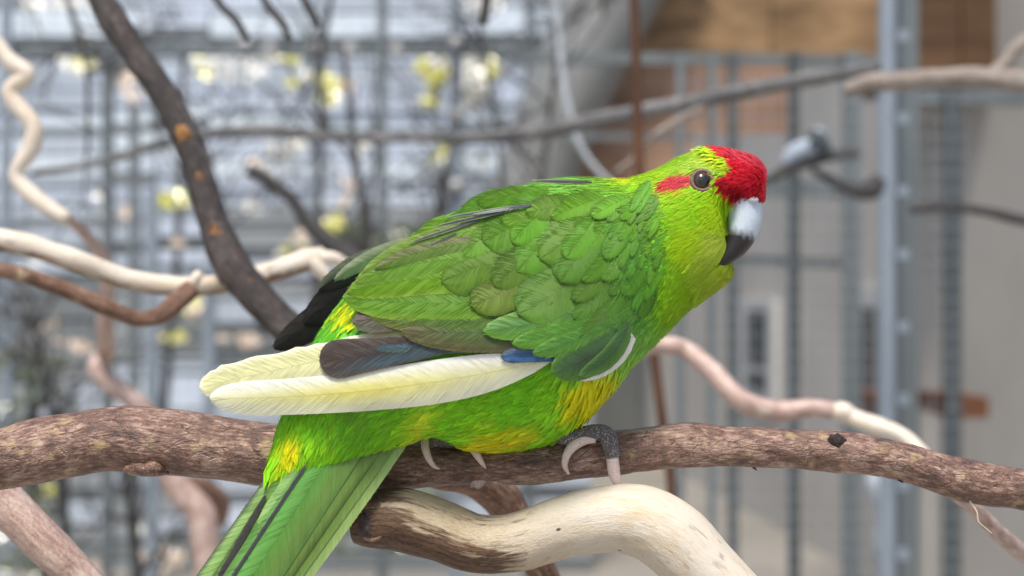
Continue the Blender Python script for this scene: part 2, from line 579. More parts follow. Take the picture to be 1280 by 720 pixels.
GP = empty('galvanised_post', at(1109, 360, 2.4) * np.array([1, 1, 0]))
tag(GP, 'pale blue grey galvanised post with darker square tube bolted behind it', 'post')
D = 2.4
x = (1109 - 640) * K * D
V, F, rest = tube_arrays(np.array([(x, D, z) for z in np.linspace(0, 2.6, 30)]), np.full(30, 10.5 * K * D), 24)
mk('pipe', V, F, M['steel_l'], GP)
post('square_tube', 1134, 2.5, 22, M['steel_m'], GP, z1=2.6)
for py in (48, 150, 240, 318, 408, 498, 604, 690):
    p = at(1121, py, 2.4)

    V, F = boxmesh(p[0] - 0.004, p[0] + 0.012, p[1] - 0.028, p[1] - 0.01, p[2] - 0.008, p[2] + 0.008)
    mk('bolt', V, F, M['steel_l'], GP, smooth=False)

# timber ledge fixed along the frame
for (xa, xb) in ((1074, 1120), (1156, 1204)):
    pa, pb = at(xa, 514, 4.3), at(xb, 490, 4.3)
    box('timber_ledge', pa[0], pb[0], 4.07, 4.4, pa[2], pb[2], M['timber'], FR)

# pale jug-like object at the foot of the post
jug = [(1090, 590, 3.2, 6), (1094, 604, 3.2, 13), (1100, 625, 3.2, 12), (1104, 650, 3.2, 9), (1106, 664, 3.2, 12), (1110, 684, 3.2, 17), (1112, 712, 3.2, 15), (1113, 740, 3.2, 8)]
C, R, S = px_path(jug, 6)
V, F, rest = tube_arrays(C, R, 18, 0.004, 20, 4.0)
tag(mk('plastic_bag', V, F, flat_noise_material('pale_plastic', L4((150, 160, 168)), L4((196, 204, 212)), 14, 0.3)), 'crumpled pale plastic bag hanging beside the galvanised post', 'bag')

# small bird on the far branch
SB = empty('small_bird', at(1008, 205, 2.0))
tag(SB, 'small out of focus blue grey bird perched on a dark branch', 'bird')


def blob(name, pts, mat, parent, seg=18):
    C, R, S = px_path(pts, 6)
    V, F, rest = tube_arrays(C, R, seg)
    return mk(name, V, F, mat, parent)


m_sb = flat_noise_material('blue_grey_plumage', L4((150, 164, 180)), L4((190, 202, 216)), 60, 0.7)
m_sd = flat_noise_material('slate_plumage', L4((70, 78, 82)), L4((96, 106, 110)), 60, 0.7)
blob('body', [(978, 206, 2.0, 3), (986, 198, 2.0, 9), (996, 190, 2.0, 12), (1008, 186, 2.0, 12), (1020, 184, 2.0, 11), (1024, 174, 2.0, 9), (1022, 166, 2.0, 8), (1016, 162, 2.0, 3)], m_sb, SB)
blob('wing', [(1012, 168, 1.985, 4), (1022, 172, 1.98, 10), (1030, 184, 1.98, 9), (1038, 194, 1.985, 6), (1046, 200, 1.99, 3)], m_sd, SB)
blob('beak', [(1019, 163, 1.995, 3), (1013, 165, 1.995, 2), (1009, 167, 1.995, 1)], m_sd, SB, 8)
for dx in (0, 10):
    blob('leg', [(1002 + dx, 194, 1.99, 1.4), (1003 + dx, 204, 1.99, 1.4)], m_sd, SB, 6)

# ---- pale slatted building behind the left side
BL = empty('slatted_building', (-2.0, 7.0, 0))
tag(BL, 'pale blue grey slatted building with horizontal boards behind bare twigs', 'building')
bl_m = [flat_noise_material('board_paint_%s' % n, L4(c), L4(tuple(min(255, v + 18) for v in c)), 2.0, 0.5, 0.4, stretch=(0.5, 1, 2)) for n, c in
        (('sky', (218, 231, 250)), ('mist', (204, 216, 234)), ('slate', (182, 193, 207)), ('ash', (146, 152, 156)), ('smoke', (116, 122, 124)))]
rb = random.Random(21)
rows = [(-30, 8, 2), (8, 44, 0), (44, 56, 4), (56, 72, 2), (72, 108, 2), (108, 134, 1), (134, 158, 0), (158, 166, 3), (166, 190, 1), (190, 218, 0), (218, 232, 2), (232, 252, 1), (252, 272, 2), (272, 280, 3),
        (280, 306, 2), (306, 316, 4), (316, 340, 2), (340, 366, 3), (366, 396, 2), (396, 430, 3), (430, 452, 3), (452, 474, 2), (474, 520, 1), (520, 548, 3), (548, 574, 2), (574, 582, 4), (582, 608, 1), (608, 622, 3),
        (622, 652, 1), (652, 676, 2), (676, 700, 3), (700, 740, 2), (740, 800, 3)]
cjit = [rb.uniform(-14, 14) for _ in range(9)]
cols = [-900, -90, 34, 135, 196, 262, 392, 572, 668, 740]
for (ya, yb, sh) in rows:
    off = rb.uniform(0.0, 0.03)
    for (xa, xb), cj in zip(zip(cols[:-1], cols[1:]), cjit):
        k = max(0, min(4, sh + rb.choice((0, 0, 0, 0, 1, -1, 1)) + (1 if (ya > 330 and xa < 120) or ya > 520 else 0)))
        p, q = at(xa, yb + cj, 7.0), at(xb, ya + cj, 7.0)
        o2 = off + rb.uniform(0, 0.012)
        box('board', p[0] + 0.006, q[0] - 0.006, 7.0 - o2, 7.06, p[2] + 0.008, q[2] - 0.004, bl_m[k], BL)
p, q = at(-900, 800, 7.1), at(740, -60, 7.1)
box('backing_wall', p[0], q[0], 7.07, 7.2, 0, q[2], bl_m[2], BL)

LF = empty('aviary_frame', (-1.2, 5.0, 0))
tag(LF, 'grey steel aviary frame with round headed bolts in front of the slatted building', 'frame')
for (px, w, m, y0, y1) in ((135, 13, 'steel_m', 70, None), (168, 11, 'steel_m', 130, None), (478, 12, 'steel_m', -60, None), (570, 17, 'steel_l', -60, None), (190, 15, 'steel_l', 240, None), (262, 14, 'steel_l', 330, None), (8, 12, 'steel_l', -60, None), (-160, 12, 'steel_m', -60, None), (-420, 12, 'steel_m', -60, None), (-700, 12, 'steel_m', -60, None), (660, 9, 'steel_m', -60, None)):
    post('post', px, 5.0, w, M[m], LF, py0=y0)
for (xa, xb, py, h, m) in ((-800, 720, 62, 16, 'steel_m'), (-800, 720, 48, 4, 'steel_d'), (-800, 720, 163, 3, 'steel_m'), (-800, 720, 310, 5, 'steel_m'), (-800, 720, 452, 5, 'steel_m'), (-800, 720, 560, 5, 'steel_m')):
    rail('rail', xa, xb, py, 5.06, h, M[m], LF)
for (px, py) in ((570, 53), (570, 144), (570, 232), (338, 62), (392, 60), (438, 62), (496, 62), (110, 52)):
    V, F = None, None
    p = at(px, py, 4.95)
    r = 9 * K * 4.95
    C_ = np.array([p + np.array([0, dy, 0]) for dy in (0.02, 0.0, -0.015, -0.028)])
    V, F, rest = tube_arrays(C_, np.array([1.0, 1.0, 0.8, 0.3]) * r, 12)
    mk('bolt', V, F, M['white'], LF)


# ---- welded wire mesh on both frames
def wire_mesh(parent, xa, xb, z0, z1, Y, step, th, mat):
    V, F = [], []
    for x in np.arange(xa, xb, step):
        k = len(V)
        v, f = boxmesh(x - th, x + th, Y - th, Y + th, z0, z1)
        V += v.tolist()
        F += [tuple(i + k for i in q) for q in f]
    for z in np.arange(z0, z1, step):
        k = len(V)
        v, f = boxmesh(xa, xb, Y - th * 2.6, Y - th * 1.02, z - th, z + th)
        V += v.tolist()
        F += [tuple(i + k for i in q) for q in f]
    return kind(mk('wire_mesh', np.array(V), F, mat, parent, smooth=False), 'stuff')


wire_mesh(LF, at(-800, 0, 5.0)[0], at(700, 0, 5.0)[0], 0.02, 2.9, 4.93, 0.06, 0.0010, M['steel_l'])
wire_mesh(FR, at(846, 0, 4.0)[0], at(1200, 0, 4.0)[0], 0.02, 2.0, 3.94, 0.05, 0.0011, M['steel_l'])


# ---- shrubs, twigs, leaves out of focus
def leaf_cloud(name, blobs, mat, parent, seed, tilt=0.32):
    """blobs: (px, py, D, rx px, ry px, count, leaf px)"""
    r = np.random.default_rng(seed)
    V, F = [], []
    for (px, py, D, rx, ry, n, lp) in blobs:
        for _ in range(n):
            a, q = r.uniform(0, 2 * math.pi), math.sqrt(r.random())
            d = D + r.normal(0, 0.10)
            c = at(px + rx * q * math.cos(a), py + ry * q * math.sin(a), d)
            s = lp * 1.2 * K * d * r.uniform(0.7, 1.25) / 2
            nrm = Vector((0.1 + r.normal(0, tilt * 0.5), -0.83, 0.56 + r.normal(0, tilt * 0.5))).normalized()
            ax = nrm.cross(Vector((r.normal(), r.normal(), r.normal()))).normalized()
            bx = nrm.cross(ax)
            k = len(V)
            for (u, v, h) in ((-1.25, 0, 0), (-0.5, 0.62, 0.1), (0.5, 0.62, 0.1), (1.25, 0, -0.1), (0.5, -0.62, 0.1), (-0.5, -0.62, 0.1)):
                V.append(c + s * (np.array(ax) * u + np.array(bx) * v + np.array(nrm) * h))
            F += [(k, k + 1, k + 2, k + 3), (k, k + 3, k + 4, k + 5)]
    o = mk(name, np.array(V), F, mat, parent, smooth=False)
    return kind(o, 'stuff')


def leaf_mat(name, c0, c1):
    s = NT(name)
    g = s.n('ShaderNodeNewGeometry').outputs['Random Per Island']
    c = s.ramp(g, [(0.0, c0), (1.0, c1)])
    s.b.inputs['Transmission Weight'].default_value = 0.0
    return s.done(c, 0.16, 1.0)


M['leaf_y'] = leaf_mat('yellow_leaf', L4((206, 206, 40)), L4((246, 240, 150)))
M['leaf_w'] = leaf_mat('painted_glint_leaf', L4((226, 226, 214)), L4((250, 250, 246)))  # near-white colour stands in for sun glints on leaves and wire
M['leaf_p'] = leaf_mat('peach_leaf', L4((206, 178, 150)), L4((246, 226, 206)))
M['leaf_g'] = leaf_mat('dark_green_leaf', L4((74, 86, 66)), L4((116, 124, 96)))


def twig_tree(name, label, base, aim, D, n, rpx, mat, seed, depth=3, spread=0.5, cat='tree', L0=None):
    """a bare tangle: one trunk from base px to aim px, with side twigs; one object per thing, trunk and twigs as parts"""
    r = np.random.default_rng(seed)
    T = empty(name, at(base[0], base[1], D))
    tag(T, label, cat)
    Vs, Fs, Rs = [], [], []
    nV = 0

    def grow(p, d, L, rr, lev):
        nonlocal nV
        pts = [p]
        dd = d.copy()
        k = 6
        for i in range(k):
            dd = dd + r.normal(0, 0.16, 3) * np.array([1, 0.5, 1])
            dd /= np.linalg.norm(dd)
            pts.append(pts[-1] + dd * L / k)
        pts = np.array(pts)
        R = np.linspace(rr, rr * 0.45, len(pts))
        V, F, rest = tube_arrays(pts, R, 6)
        Vs.append(V)
        Rs.append(rest)
        Fs.extend([tuple(i + nV for i in f) for f in F])
        nV += len(V)
        if lev > 0:
            for _ in range(int(r.integers(3, 6))):
                q = int(r.integers(1, k + 1))
                nd = dd + r.normal(0, spread, 3) * np.array([1, 0.35, 1])
                nd /= np.linalg.norm(nd)
                grow(pts[q], nd, L * r.uniform(0.45, 0.75), rr * 0.55, lev - 1)
    p0, p1 = at(*base, D), at(*aim, D)
    C, R, S = px_path([(base[0], base[1], D, rpx), ((base[0] + aim[0]) / 2 + r.normal(0, 8), (base[1] + aim[1]) / 2, D, rpx * 0.8), (aim[0], aim[1], D, rpx * 0.5)], 8)
    V, F, rest = tube_arrays(C, R, 8)
    mk('trunk', V, F, mat, T, rest=rest)
    for i in range(n):
        k = int(r.integers(3, len(C)))
        d = (p1 - p0) / np.linalg.norm(p1 - p0) + r.normal(0, spread * 1.3, 3) * np.array([1, 0.35, 1])
        d /= np.linalg.norm(d)
        grow(C[k], d, np.linalg.norm(p1 - p0) * r.uniform(0.25, 0.5), rpx * 0.42 * K * D, depth - 1)
    kind(mk('twigs', np.vstack(Vs), Fs, mat, T, rest=np.vstack(Rs)), 'stuff')
    return T


twig_tree('bare_shrub', 'dark bare twiggy shrub hanging at the top beside the zigzag white branch', (70, -40), (110, 190), 1.9, 9, 4.5, M['twig_dark'], 3, 3, 0.6)
twig_tree('bare_shrub', 'grey bare shrub with crossing twigs right behind the parakeet back', (520, 560), (560, 200), 2.6, 12, 5, M['twig_dark'], 8, 3, 0.55)
twig_tree('bare_shrub', 'slim bare sapling leaning past the yellow leaves', (500, 520), (428, 60), 2.4, 4, 7, M['twig_dark'], 5, 2, 0.35)
twig_tree('bare_shrub', 'bare grey shrub under the slanting duct', (640, 420), (700, 40), 2.9, 11, 5, M['twig_dark'], 14, 3, 0.55)
twig_tree('bare_shrub', 'fine dark twigs crossing behind the dark curved branch', (330, 420), (250, 150), 2.1, 10, 3.5, M['twig_dark'], 51, 3, 0.7)
twig_tree('bare_shrub', 'fine grey twigs arching over the long grey branch', (640, 330), (600, 30), 2.2, 10, 3.5, M['twig_dark'], 57, 3, 0.7)
twig_tree('bare_shrub', 'thin drooping twigs above the cream fork', (420, -40), (400, 200), 2.0, 9, 3.5, M['twig_dark'], 59, 3, 0.7)
twig_tree('bare_shrub', 'low bare shrub behind the pinkish crooked branch', (90, 800), (40, 380), 2.6, 10, 6, M['twig_dark'], 17, 3, 0.55)
twig_tree('bare_shrub', 'low bare shrub standing behind the thick perch under the parakeet tail', (180, 820), (150, 560), 2.2, 5, 8, M['twig_dark'], 23, 2, 0.5)

SH1 = twig_tree('yellow_shrub', 'yellow leaved shrub with bright leaves around the pale steel post', (560, 480), (566, 80), 5.6, 4, 6, M['twig_dark'], 31, 2, 0.4, cat='shrub')
leaf_cloud('leaves', [(545, 84, 5.6, 18, 20, 60, 15), (540, 120, 5.6, 10, 16, 14, 12), (602, 82, 5.6, 18, 18, 30, 14), (570, 188, 5.6, 16, 12, 8, 11), (552, 190, 5.6, 12, 8, 10, 12)], M['leaf_y'], SH1, 1)
leaf_cloud('glint_leaves', [(548, 76, 5.5, 12, 10, 14, 13), (598, 98, 5.5, 18, 34, 46, 14), (585, 120, 5.5, 10, 16, 20, 12), (602, 198, 5.5, 6, 6, 2, 14), (600, 5, 5.5, 26, 10, 10, 12)], M['leaf_w'], SH1, 2)
SH2 = twig_tree('yellow_shrub', 'yellow green shrub with leaves scattered behind the dark hanging twigs', (390, 520), (400, 90), 5.7, 4, 6, M['twig_dark'], 33, 2, 0.4, cat='shrub')
leaf_cloud('leaves', [(412, 116, 5.7, 14, 18, 26, 12), (396, 98, 5.7, 14, 8, 10, 11), (366, 102, 5.7, 5, 5, 4, 12), (418, 284, 5.7, 9, 9, 20, 16), (360, 76, 5.7, 16, 5, 8, 10), (378, 312, 5.7, 8, 6, 4, 11), (355, 313, 5.7, 6, 6, 4, 12)], M['leaf_y'], SH2, 3)
leaf_cloud('glint_leaves', [(320, 78, 5.6, 22, 18, 12, 11), (300, 92, 5.6, 14, 14, 6, 10), (383, 94, 5.6, 10, 6, 6, 11), (360, 185, 5.6, 24, 8, 10, 13), (455, 188, 5.6, 5, 8, 3, 12), (316, 256, 5.6, 8, 8, 3, 12), (354, 316, 5.6, 5, 5, 2, 12)], M['leaf_w'], SH2, 4)
leaf_cloud('peach_leaves', [(430, 112, 5.6, 8, 14, 6, 12), (440, 240, 5.6, 14, 20, 6, 11), (330, 200, 5.6, 20, 14, 5, 11), (380, 295, 5.6, 12, 12, 4, 12), (700, 100, 5.6, 8, 14, 5, 14)], M['leaf_p'], SH2, 5)
SH3 = twig_tree('yellow_shrub', 'sparse shrub with glinting leaves behind the dark curved branch', (200, 560), (230, 60), 5.8, 4, 6, M['twig_dark'], 37, 2, 0.4, cat='shrub')
leaf_cloud('leaves', [(246, 70, 5.8, 10, 12, 8, 12), (255, 88, 5.8, 8, 8, 6, 12), (218, 250, 5.8, 24, 9, 14, 13), (222, 421, 5.8, 4, 4, 3, 13), (218, 422, 5.8, 3, 3, 2, 14), (204, 422, 5.8, 3, 3, 2, 10), (240, 380, 5.8, 8, 10, 5, 13), (104, 76, 5.8, 14, 14, 6, 12), (60, 610, 5.8, 14, 5, 8, 13)], M['leaf_y'], SH3, 6)
leaf_cloud('glint_leaves', [(250, 72, 5.7, 8, 8, 4, 13), (270, 82, 5.7, 20, 14, 10, 11), (215, 62, 5.7, 8, 8, 3, 11), (75, 68, 5.7, 12, 10, 6, 12), (90, 88, 5.7, 10, 8, 5, 12), (60, 5, 5.7, 70, 6, 14, 12), (300, 60, 5.7, 14, 14, 6, 10), (175, 660, 5.7, 4, 4, 1, 15), (120, 258, 5.7, 30, 20, 5, 9), (30, 330, 5.7, 30, 12, 5, 11)], M['leaf_w'], SH3, 7)
leaf_cloud('peach_leaves', [(162, 264, 5.7, 8, 5, 5, 14), (105, 432, 5.7, 5, 6, 4, 16), (308, 425, 5.7, 12, 5, 7, 13), (278, 425, 5.7, 3, 3, 1, 13), (222, 308, 5.7, 8, 6, 3, 12), (200, 420, 5.7, 4, 4, 1, 12), (40, 308, 5.7, 8, 6, 4, 12), (245, 385, 5.7, 10, 10, 6, 12), (165, 105, 5.7, 12, 26, 10, 13), (200, 700, 5.7, 40, 12, 30, 14), (120, 715, 5.7, 24, 8, 12, 14), (60, 430, 5.7, 50, 30, 10, 10)], M['leaf_p'], SH3, 8)
SH4 = twig_tree('evergreen_shrub', 'dark green shrub low in front of the slatted building', (60, 760), (40, 440), 4.4, 5, 8, M['twig_dark'], 41, 2, 0.5, cat='shrub')
leaf_cloud('leaves', [(40, 455, 4.4, 46, 22, 50, 10), (60, 520, 4.4, 70, 40, 50, 10), (30, 660, 4.4, 60, 60, 60, 11)], M['leaf_g'], SH4, 9, 1.2)
SH5 = twig_tree('evergreen_shrub', 'dark green leafy sprig right behind the parakeet back', (470, 520), (480, 300), 4.6, 4, 7, M['twig_dark'], 43, 2, 0.5, cat='shrub')
leaf_cloud('leaves', [(450, 300, 4.6, 26, 22, 70, 12), (510, 295, 4.6, 20, 14, 40, 12), (470, 640, 4.6, 80, 60, 60, 14)], M['leaf_g'], SH5, 10, 1.2)

# pale rope
C, R, S = px_path([(690, -40, 2.0, 4), (698, 40, 2.0, 4), (704, 100, 2.0, 4.5), (712, 140, 2.0, 4.5), (722, 175, 2.0, 4), (740, 205, 2.0, 3.5), (770, 235, 2.0, 3)], 8)
V, F, rest = tube_arrays(C, R * (1 + 0.25 * np.sin(np.arange(len(R)) * 2.2)), 10)
tag(mk('rope', V, F, flat_noise_material('pale_rope', L4((176, 184, 192)), L4((206, 212, 218)), 80, 0.8)), 'pale knotted rope hanging down past the slanting duct', 'rope')

# ------------------------------------------------------------------ branches round the bird
def bd(w):
    return D0 - w * PX


main_pts = [(-320, 625, bd(-30), 42), (-200, 606, bd(-30), 41), (-90, 590, bd(-30), 40), (-40, 582, bd(-30), 39), (10, 574, bd(-30), 39), (70, 560, bd(-32), 40), (135, 549, bd(-34), 40), (200, 552, bd(-36), 42), (265, 560, bd(-38), 40), (330, 567, bd(-40), 39),
            (400, 574, bd(-42), 36), (470, 580, bd(-40), 32), (560, 579, bd(-34), 28), (630, 579, bd(-28), 27), (690, 577, bd(-24), 26), (745, 569, bd(-20), 28), (800, 561, bd(-20), 27), (850, 554, bd(-20), 27.5),
            (900, 557, bd(-22), 25), (950, 559, bd(-24), 25.5), (1000, 562, bd(-26), 25), (1048, 565, bd(-28), 26), (1090, 570, bd(-28), 24), (1130, 578, bd(-30), 25), (1175, 592, bd(-30), 25), (1220, 603, bd(-32), 26), (1270, 611, bd(-34), 25), (1370, 628, bd(-36), 26), (1500, 640, bd(-38), 27)]
MAIN = branch('branch', main_pts, M['bark_main'], 'thick mottled brown bark branch the green parakeet grips with its claws', seg=72, per=16, amp=0.075, lump=0.09, seed=3.0)


def bump_px(name, c, r, mat, parent, seed=0, amp=0.5):
    V, F = ellipsoid_w(c, r)
    out = []
    for v in V:
        d = v - np.array(c)
        out.append(np.array(c) + d * (1 + amp * mnoise.noise(Vector((d[0] * 2.2 / max(r) + seed, d[1] * 2.2 / max(r), d[2] * 2.2 / max(r))))))
    P = B(np.array(out))
    rest = (np.array(out) - np.array(c)) * PX
    return mk(name, P, F, mat, parent, rest=rest)


def ellipsoid_w(c, r, seg=14, rings=9):
    V, F = [], []
    for i in range(rings + 1):
        ph = math.pi * i / rings
        for j in range(seg):
            a = 2 * math.pi * j / seg
            V.append((c[0] + r[0] * math.sin(ph) * math.cos(a), c[1] + r[1] * math.cos(ph), c[2] + r[2] * math.sin(ph) * math.sin(a)))
    for i in range(rings):
        for j in range(seg):
            k, l = i * seg + j, i * seg + (j + 1) % seg
            F.append((k, l, l + seg, k + seg))
    return np.array(V), F


M['lichen'] = flat_noise_material('pinkish_lichen', L4((186, 160, 150)), L4((214, 196, 188)), 900, 0.8)
M['fibre'] = flat_noise_material('pale_fibre', L4((200, 180, 160)), L4((226, 212, 198)), 900, 0.7)
bump_px('knot', (1046, 552, -8), (11, 10, 8), M['bark_dark'], MAIN, 1.0, 0.4)
bump_px('bark_lump', (182, 585, -10), (26, 11, 20), M['bark_main'], MAIN, 4.0)
bump_px('lichen_flake', (597, 604, -16), (10, 6, 4), M['lichen'], MAIN, 2.0, 0.7)
bump_px('lichen_flake', (620, 602, -16), (6, 4, 3), M['lichen'], MAIN, 5.0, 0.7)
for (x, y, l, dx) in ((886, 578, 8, 3), (938, 583, 10, 8), (1120, 599, 9, 9), (660, 602, 6, -4), (420, 606, 7, 4)):
    S = catmull(np.array([(x, y - 6, -22, 3.0), (x + dx * 0.4, y, -21, 2.2), (x + dx, y + l * 0.5, -20, 0.6)], float), 5)
    Vt, Ft, rt = tube_arrays(B(S[:, :3]), S[:, 3] * PX, 7)
    mk('bark_spur', Vt, Ft, M['bark_dark'], MAIN, rest=rt)
S = catmull(np.array([(1212, 626, -20, 1.6), (1221, 640, -16, 1.2), (1223, 652, -14, 1.0), (1232, 660, -14, 0.8), (1240, 667, -12, 0.5)], float), 6)
Vt, Ft, rt = tube_arrays(B(S[:, :3]), S[:, 3] * PX, 6)
mk('bark_fibre', Vt, Ft, M['fibre'], MAIN, rest=rt)

# lower stripped branch
low_pts = [(444, 650, bd(4), 30), (462, 650, bd(6), 34), (500, 650, bd(8), 38), (545, 663, bd(10), 37), (590, 679, bd(12), 38), (640, 678, bd(16), 37.5), (700, 660, bd(22), 36.5), (755, 650, bd(26), 40),
           (800, 652, bd(30), 45), (838, 672, bd(34), 47), (874, 706, bd(38), 46), (915, 752, bd(42), 47), (960, 810, bd(46), 48)]


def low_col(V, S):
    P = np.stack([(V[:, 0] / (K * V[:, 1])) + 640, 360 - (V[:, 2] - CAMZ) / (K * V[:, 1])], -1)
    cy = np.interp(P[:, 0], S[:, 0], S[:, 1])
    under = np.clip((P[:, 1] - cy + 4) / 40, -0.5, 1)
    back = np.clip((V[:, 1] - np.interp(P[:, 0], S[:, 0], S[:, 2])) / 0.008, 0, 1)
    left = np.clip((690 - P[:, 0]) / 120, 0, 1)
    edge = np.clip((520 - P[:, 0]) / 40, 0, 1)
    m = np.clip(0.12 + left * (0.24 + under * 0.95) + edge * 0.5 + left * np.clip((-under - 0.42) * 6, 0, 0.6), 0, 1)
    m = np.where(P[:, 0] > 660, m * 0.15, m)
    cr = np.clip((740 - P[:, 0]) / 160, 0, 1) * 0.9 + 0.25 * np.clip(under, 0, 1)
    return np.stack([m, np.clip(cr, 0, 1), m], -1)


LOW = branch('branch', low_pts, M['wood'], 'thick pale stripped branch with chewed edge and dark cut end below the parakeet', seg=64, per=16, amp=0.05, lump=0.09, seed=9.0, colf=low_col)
m_cut = bark_material('cut_end_bark', L4((26, 20, 18)), L4((58, 46, 42)), L4((120, 108, 104)), None, scale=1.3, rough=0.35, wet=0.7)
bump_px('cut_end', (458, 655, 34), (14, 18, 11), m_cut, LOW, 3.0, 0.3)
S = np.array([(463 + 21 * math.cos(t) * (0.7 if math.cos(t) < 0 else 1.0), 652 + 22 * math.sin(t), 36 + 4 * math.cos(t), 3.6) for t in np.linspace(-2.0, 2.2, 18)], float)
Vt, Ft, rt = tube_arrays(B(S[:, :3]), S[:, 3] * PX, 10, amp=1.2 * PX, nscale=900)
mk('cut_collar', Vt, Ft, M['bark_brown'], LOW, rest=rt)
# chewed splinters
r2 = random.Random(5)
for k in range(26):
    f = k / 25.0
    x, y = 845 + 46 * f, 634 + 38 * f + r2.uniform(-3, 1)
    dx, dy = r2.uniform(1, 5), r2.uniform(-6, 0.5)
    S = np.array([(x - 5, y + 7, 30 + r2.uniform(-14, 8), 3.4), (x, y + 1, 30 + r2.uniform(-12, 8), 2.2), (x + dx, y + dy, 30 + r2.uniform(-10, 8), 0.5)], float)
    Vt, Ft, rt = tube_arrays(B(S[:, :3]), S[:, 3] * PX, 5)
    mk('splinter', Vt, Ft, M['fibre'], LOW, rest=rt)

# brown branch behind the perch
branch('branch', [(470, 560, 0.475, 14), (530, 588, 0.50, 17), (590, 600, 0.515, 22), (625, 622, 0.525, 24), (645, 655, 0.53, 22), (670, 700, 0.54, 19), (700, 760, 0.55, 18)], M['bark_brown'],
       'short brown branch crossing down behind the perch and the stripped branch', seg=28, amp=0.09)
# dark curved trunk upper left
T1 = branch('branch', [(96, -60, 0.80, 16.5), (122, -12, 0.79, 16.5), (140, 22, 0.78, 17.4), (165, 62, 0.77, 17.4), (198, 108, 0.76, 17.4), (226, 156, 0.75, 17.4), (246, 208, 0.74, 16.5), (262, 262, 0.73, 19.1), (281, 312, 0.72, 21.8), (305, 352, 0.71, 22.6), (340, 392, 0.70, 21.8), (385, 436, 0.69, 20.9), (430, 480, 0.68, 20.9)],
       M['bark_dark'], 'dark curved branch with orange knots rising behind the parakeet tail', seg=36, per=12, amp=0.09, lump=0.14, seed=2.2)
m_knot = flat_noise_material('orange_knot', L4((84, 58, 42)), L4((190, 140, 84)), 160, 0.6)
for (x, y, D, r) in ((231, 172, 0.7395, 11), (251, 226, 0.730, 7), (271, 296, 0.7155, 11)):
    c = at(x, y, D)
    Vn, Fn = ellipsoid_w((0, 0, 0), (1, 1, 1), 12, 8)
    rr = r * K * D
    Vn = np.array([c + np.array([v[0] * rr * 0.8 + v[1] * rr * -0.25, v[2] * rr * 0.3, v[1] * rr * 1.4]) * (1 + 0.9 * mnoise.noise(Vector(v) * 1.9 + Vector((x, y, 0)))) for v in Vn])
    mk('knot', Vn, Fn, m_knot, T1)


def pale_col(side):
    def f(V, S):
        m = np.full(len(V), side)
        return np.stack([m, m * 0, m], -1)
    return f


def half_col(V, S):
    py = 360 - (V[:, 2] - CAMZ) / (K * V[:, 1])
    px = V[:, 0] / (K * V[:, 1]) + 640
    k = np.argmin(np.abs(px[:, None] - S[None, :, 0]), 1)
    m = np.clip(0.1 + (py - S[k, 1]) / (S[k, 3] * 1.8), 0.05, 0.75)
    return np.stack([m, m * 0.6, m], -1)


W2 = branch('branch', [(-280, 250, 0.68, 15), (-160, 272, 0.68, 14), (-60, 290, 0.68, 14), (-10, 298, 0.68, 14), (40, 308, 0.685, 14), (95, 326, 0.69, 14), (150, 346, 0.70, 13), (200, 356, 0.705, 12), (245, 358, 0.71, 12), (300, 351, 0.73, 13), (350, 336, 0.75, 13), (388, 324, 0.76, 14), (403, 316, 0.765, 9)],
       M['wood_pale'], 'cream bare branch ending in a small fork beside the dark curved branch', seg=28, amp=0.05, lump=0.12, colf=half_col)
for pts in ([(386, 326, 0.76, 10), (412, 322, 0.763, 9), (432, 330, 0.767, 7), (442, 338, 0.77, 4)], [(390, 326, 0.757, 9), (402, 340, 0.758, 9), (414, 352, 0.76, 6)], [(238, 360, 0.70, 7), (246, 346, 0.70, 7), (249, 339, 0.70, 4)]):
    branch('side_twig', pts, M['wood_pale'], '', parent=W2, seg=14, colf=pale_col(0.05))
branch('branch', [(-280, 290, 0.66, 10), (-160, 308, 0.66, 9), (-60, 325, 0.66, 9), (-10, 335, 0.66, 9.5), (40, 347, 0.665, 10), (90, 366, 0.67, 10.5), (130, 383, 0.675, 11), (170, 398, 0.68, 10), (200, 394, 0.685, 11), (222, 376, 0.69, 13), (240, 360, 0.695, 12)],
       M['bark_brown'], 'thin reddish brown branch curving under the cream branch and joining it', seg=22, amp=0.07)
branch('branch', [(-200, -160, 0.9, 9), (-60, 0, 0.9, 9), (-10, 50, 0.9, 10), (14, 78, 0.9, 11), (34, 93, 0.9, 11), (14, 112, 0.9, 10), (22, 132, 0.9, 11), (42, 158, 0.9, 11), (38, 186, 0.9, 11), (20, 218, 0.9, 9.5), (42, 246, 0.9, 11), (84, 274, 0.9, 9)],
       M['wood_pale'], 'zigzag white bare branch hanging at the far side of the dark curved branch', seg=20, amp=0.05, colf=pale_col(0.02), per=8)
branch('branch', [(80, 268, 0.95, 5), (105, 292, 1.0, 7), (128, 318, 1.1, 8), (134, 350, 1.2, 9), (131, 400, 1.25, 11), (132, 440, 1.3, 12), (122, 462, 1.3, 13), (150, 488, 1.3, 12), (185, 520, 1.3, 12), (205, 570, 1.3, 14), (222, 610, 1.3, 17), (250, 640, 1.3, 18), (258, 690, 1.3, 18), (270, 770, 1.3, 19)],
       M['bark_pink'], 'blurred pinkish grey crooked branch passing behind the thick perch', seg=20, amp=0.06)
branch('branch', [(222, 605, 1.3, 12), (250, 608, 1.32, 13), (272, 626, 1.34, 14), (275, 650, 1.36, 10)], M['bark_brown'], 'blurred brown stub beside the pinkish grey crooked branch', seg=16)
branch('branch', [(-260, 430, 0.50, 32), (-160, 505, 0.50, 31), (-70, 575, 0.50, 30), (-20, 610, 0.50, 29), (25, 648, 0.50, 27), (60, 682, 0.50, 25), (100, 722, 0.50, 22), (150, 780, 0.5, 22)], M['bark_pink'], 'smooth pinkish tan branch slanting down beneath the thick perch', seg=28, amp=0.05)
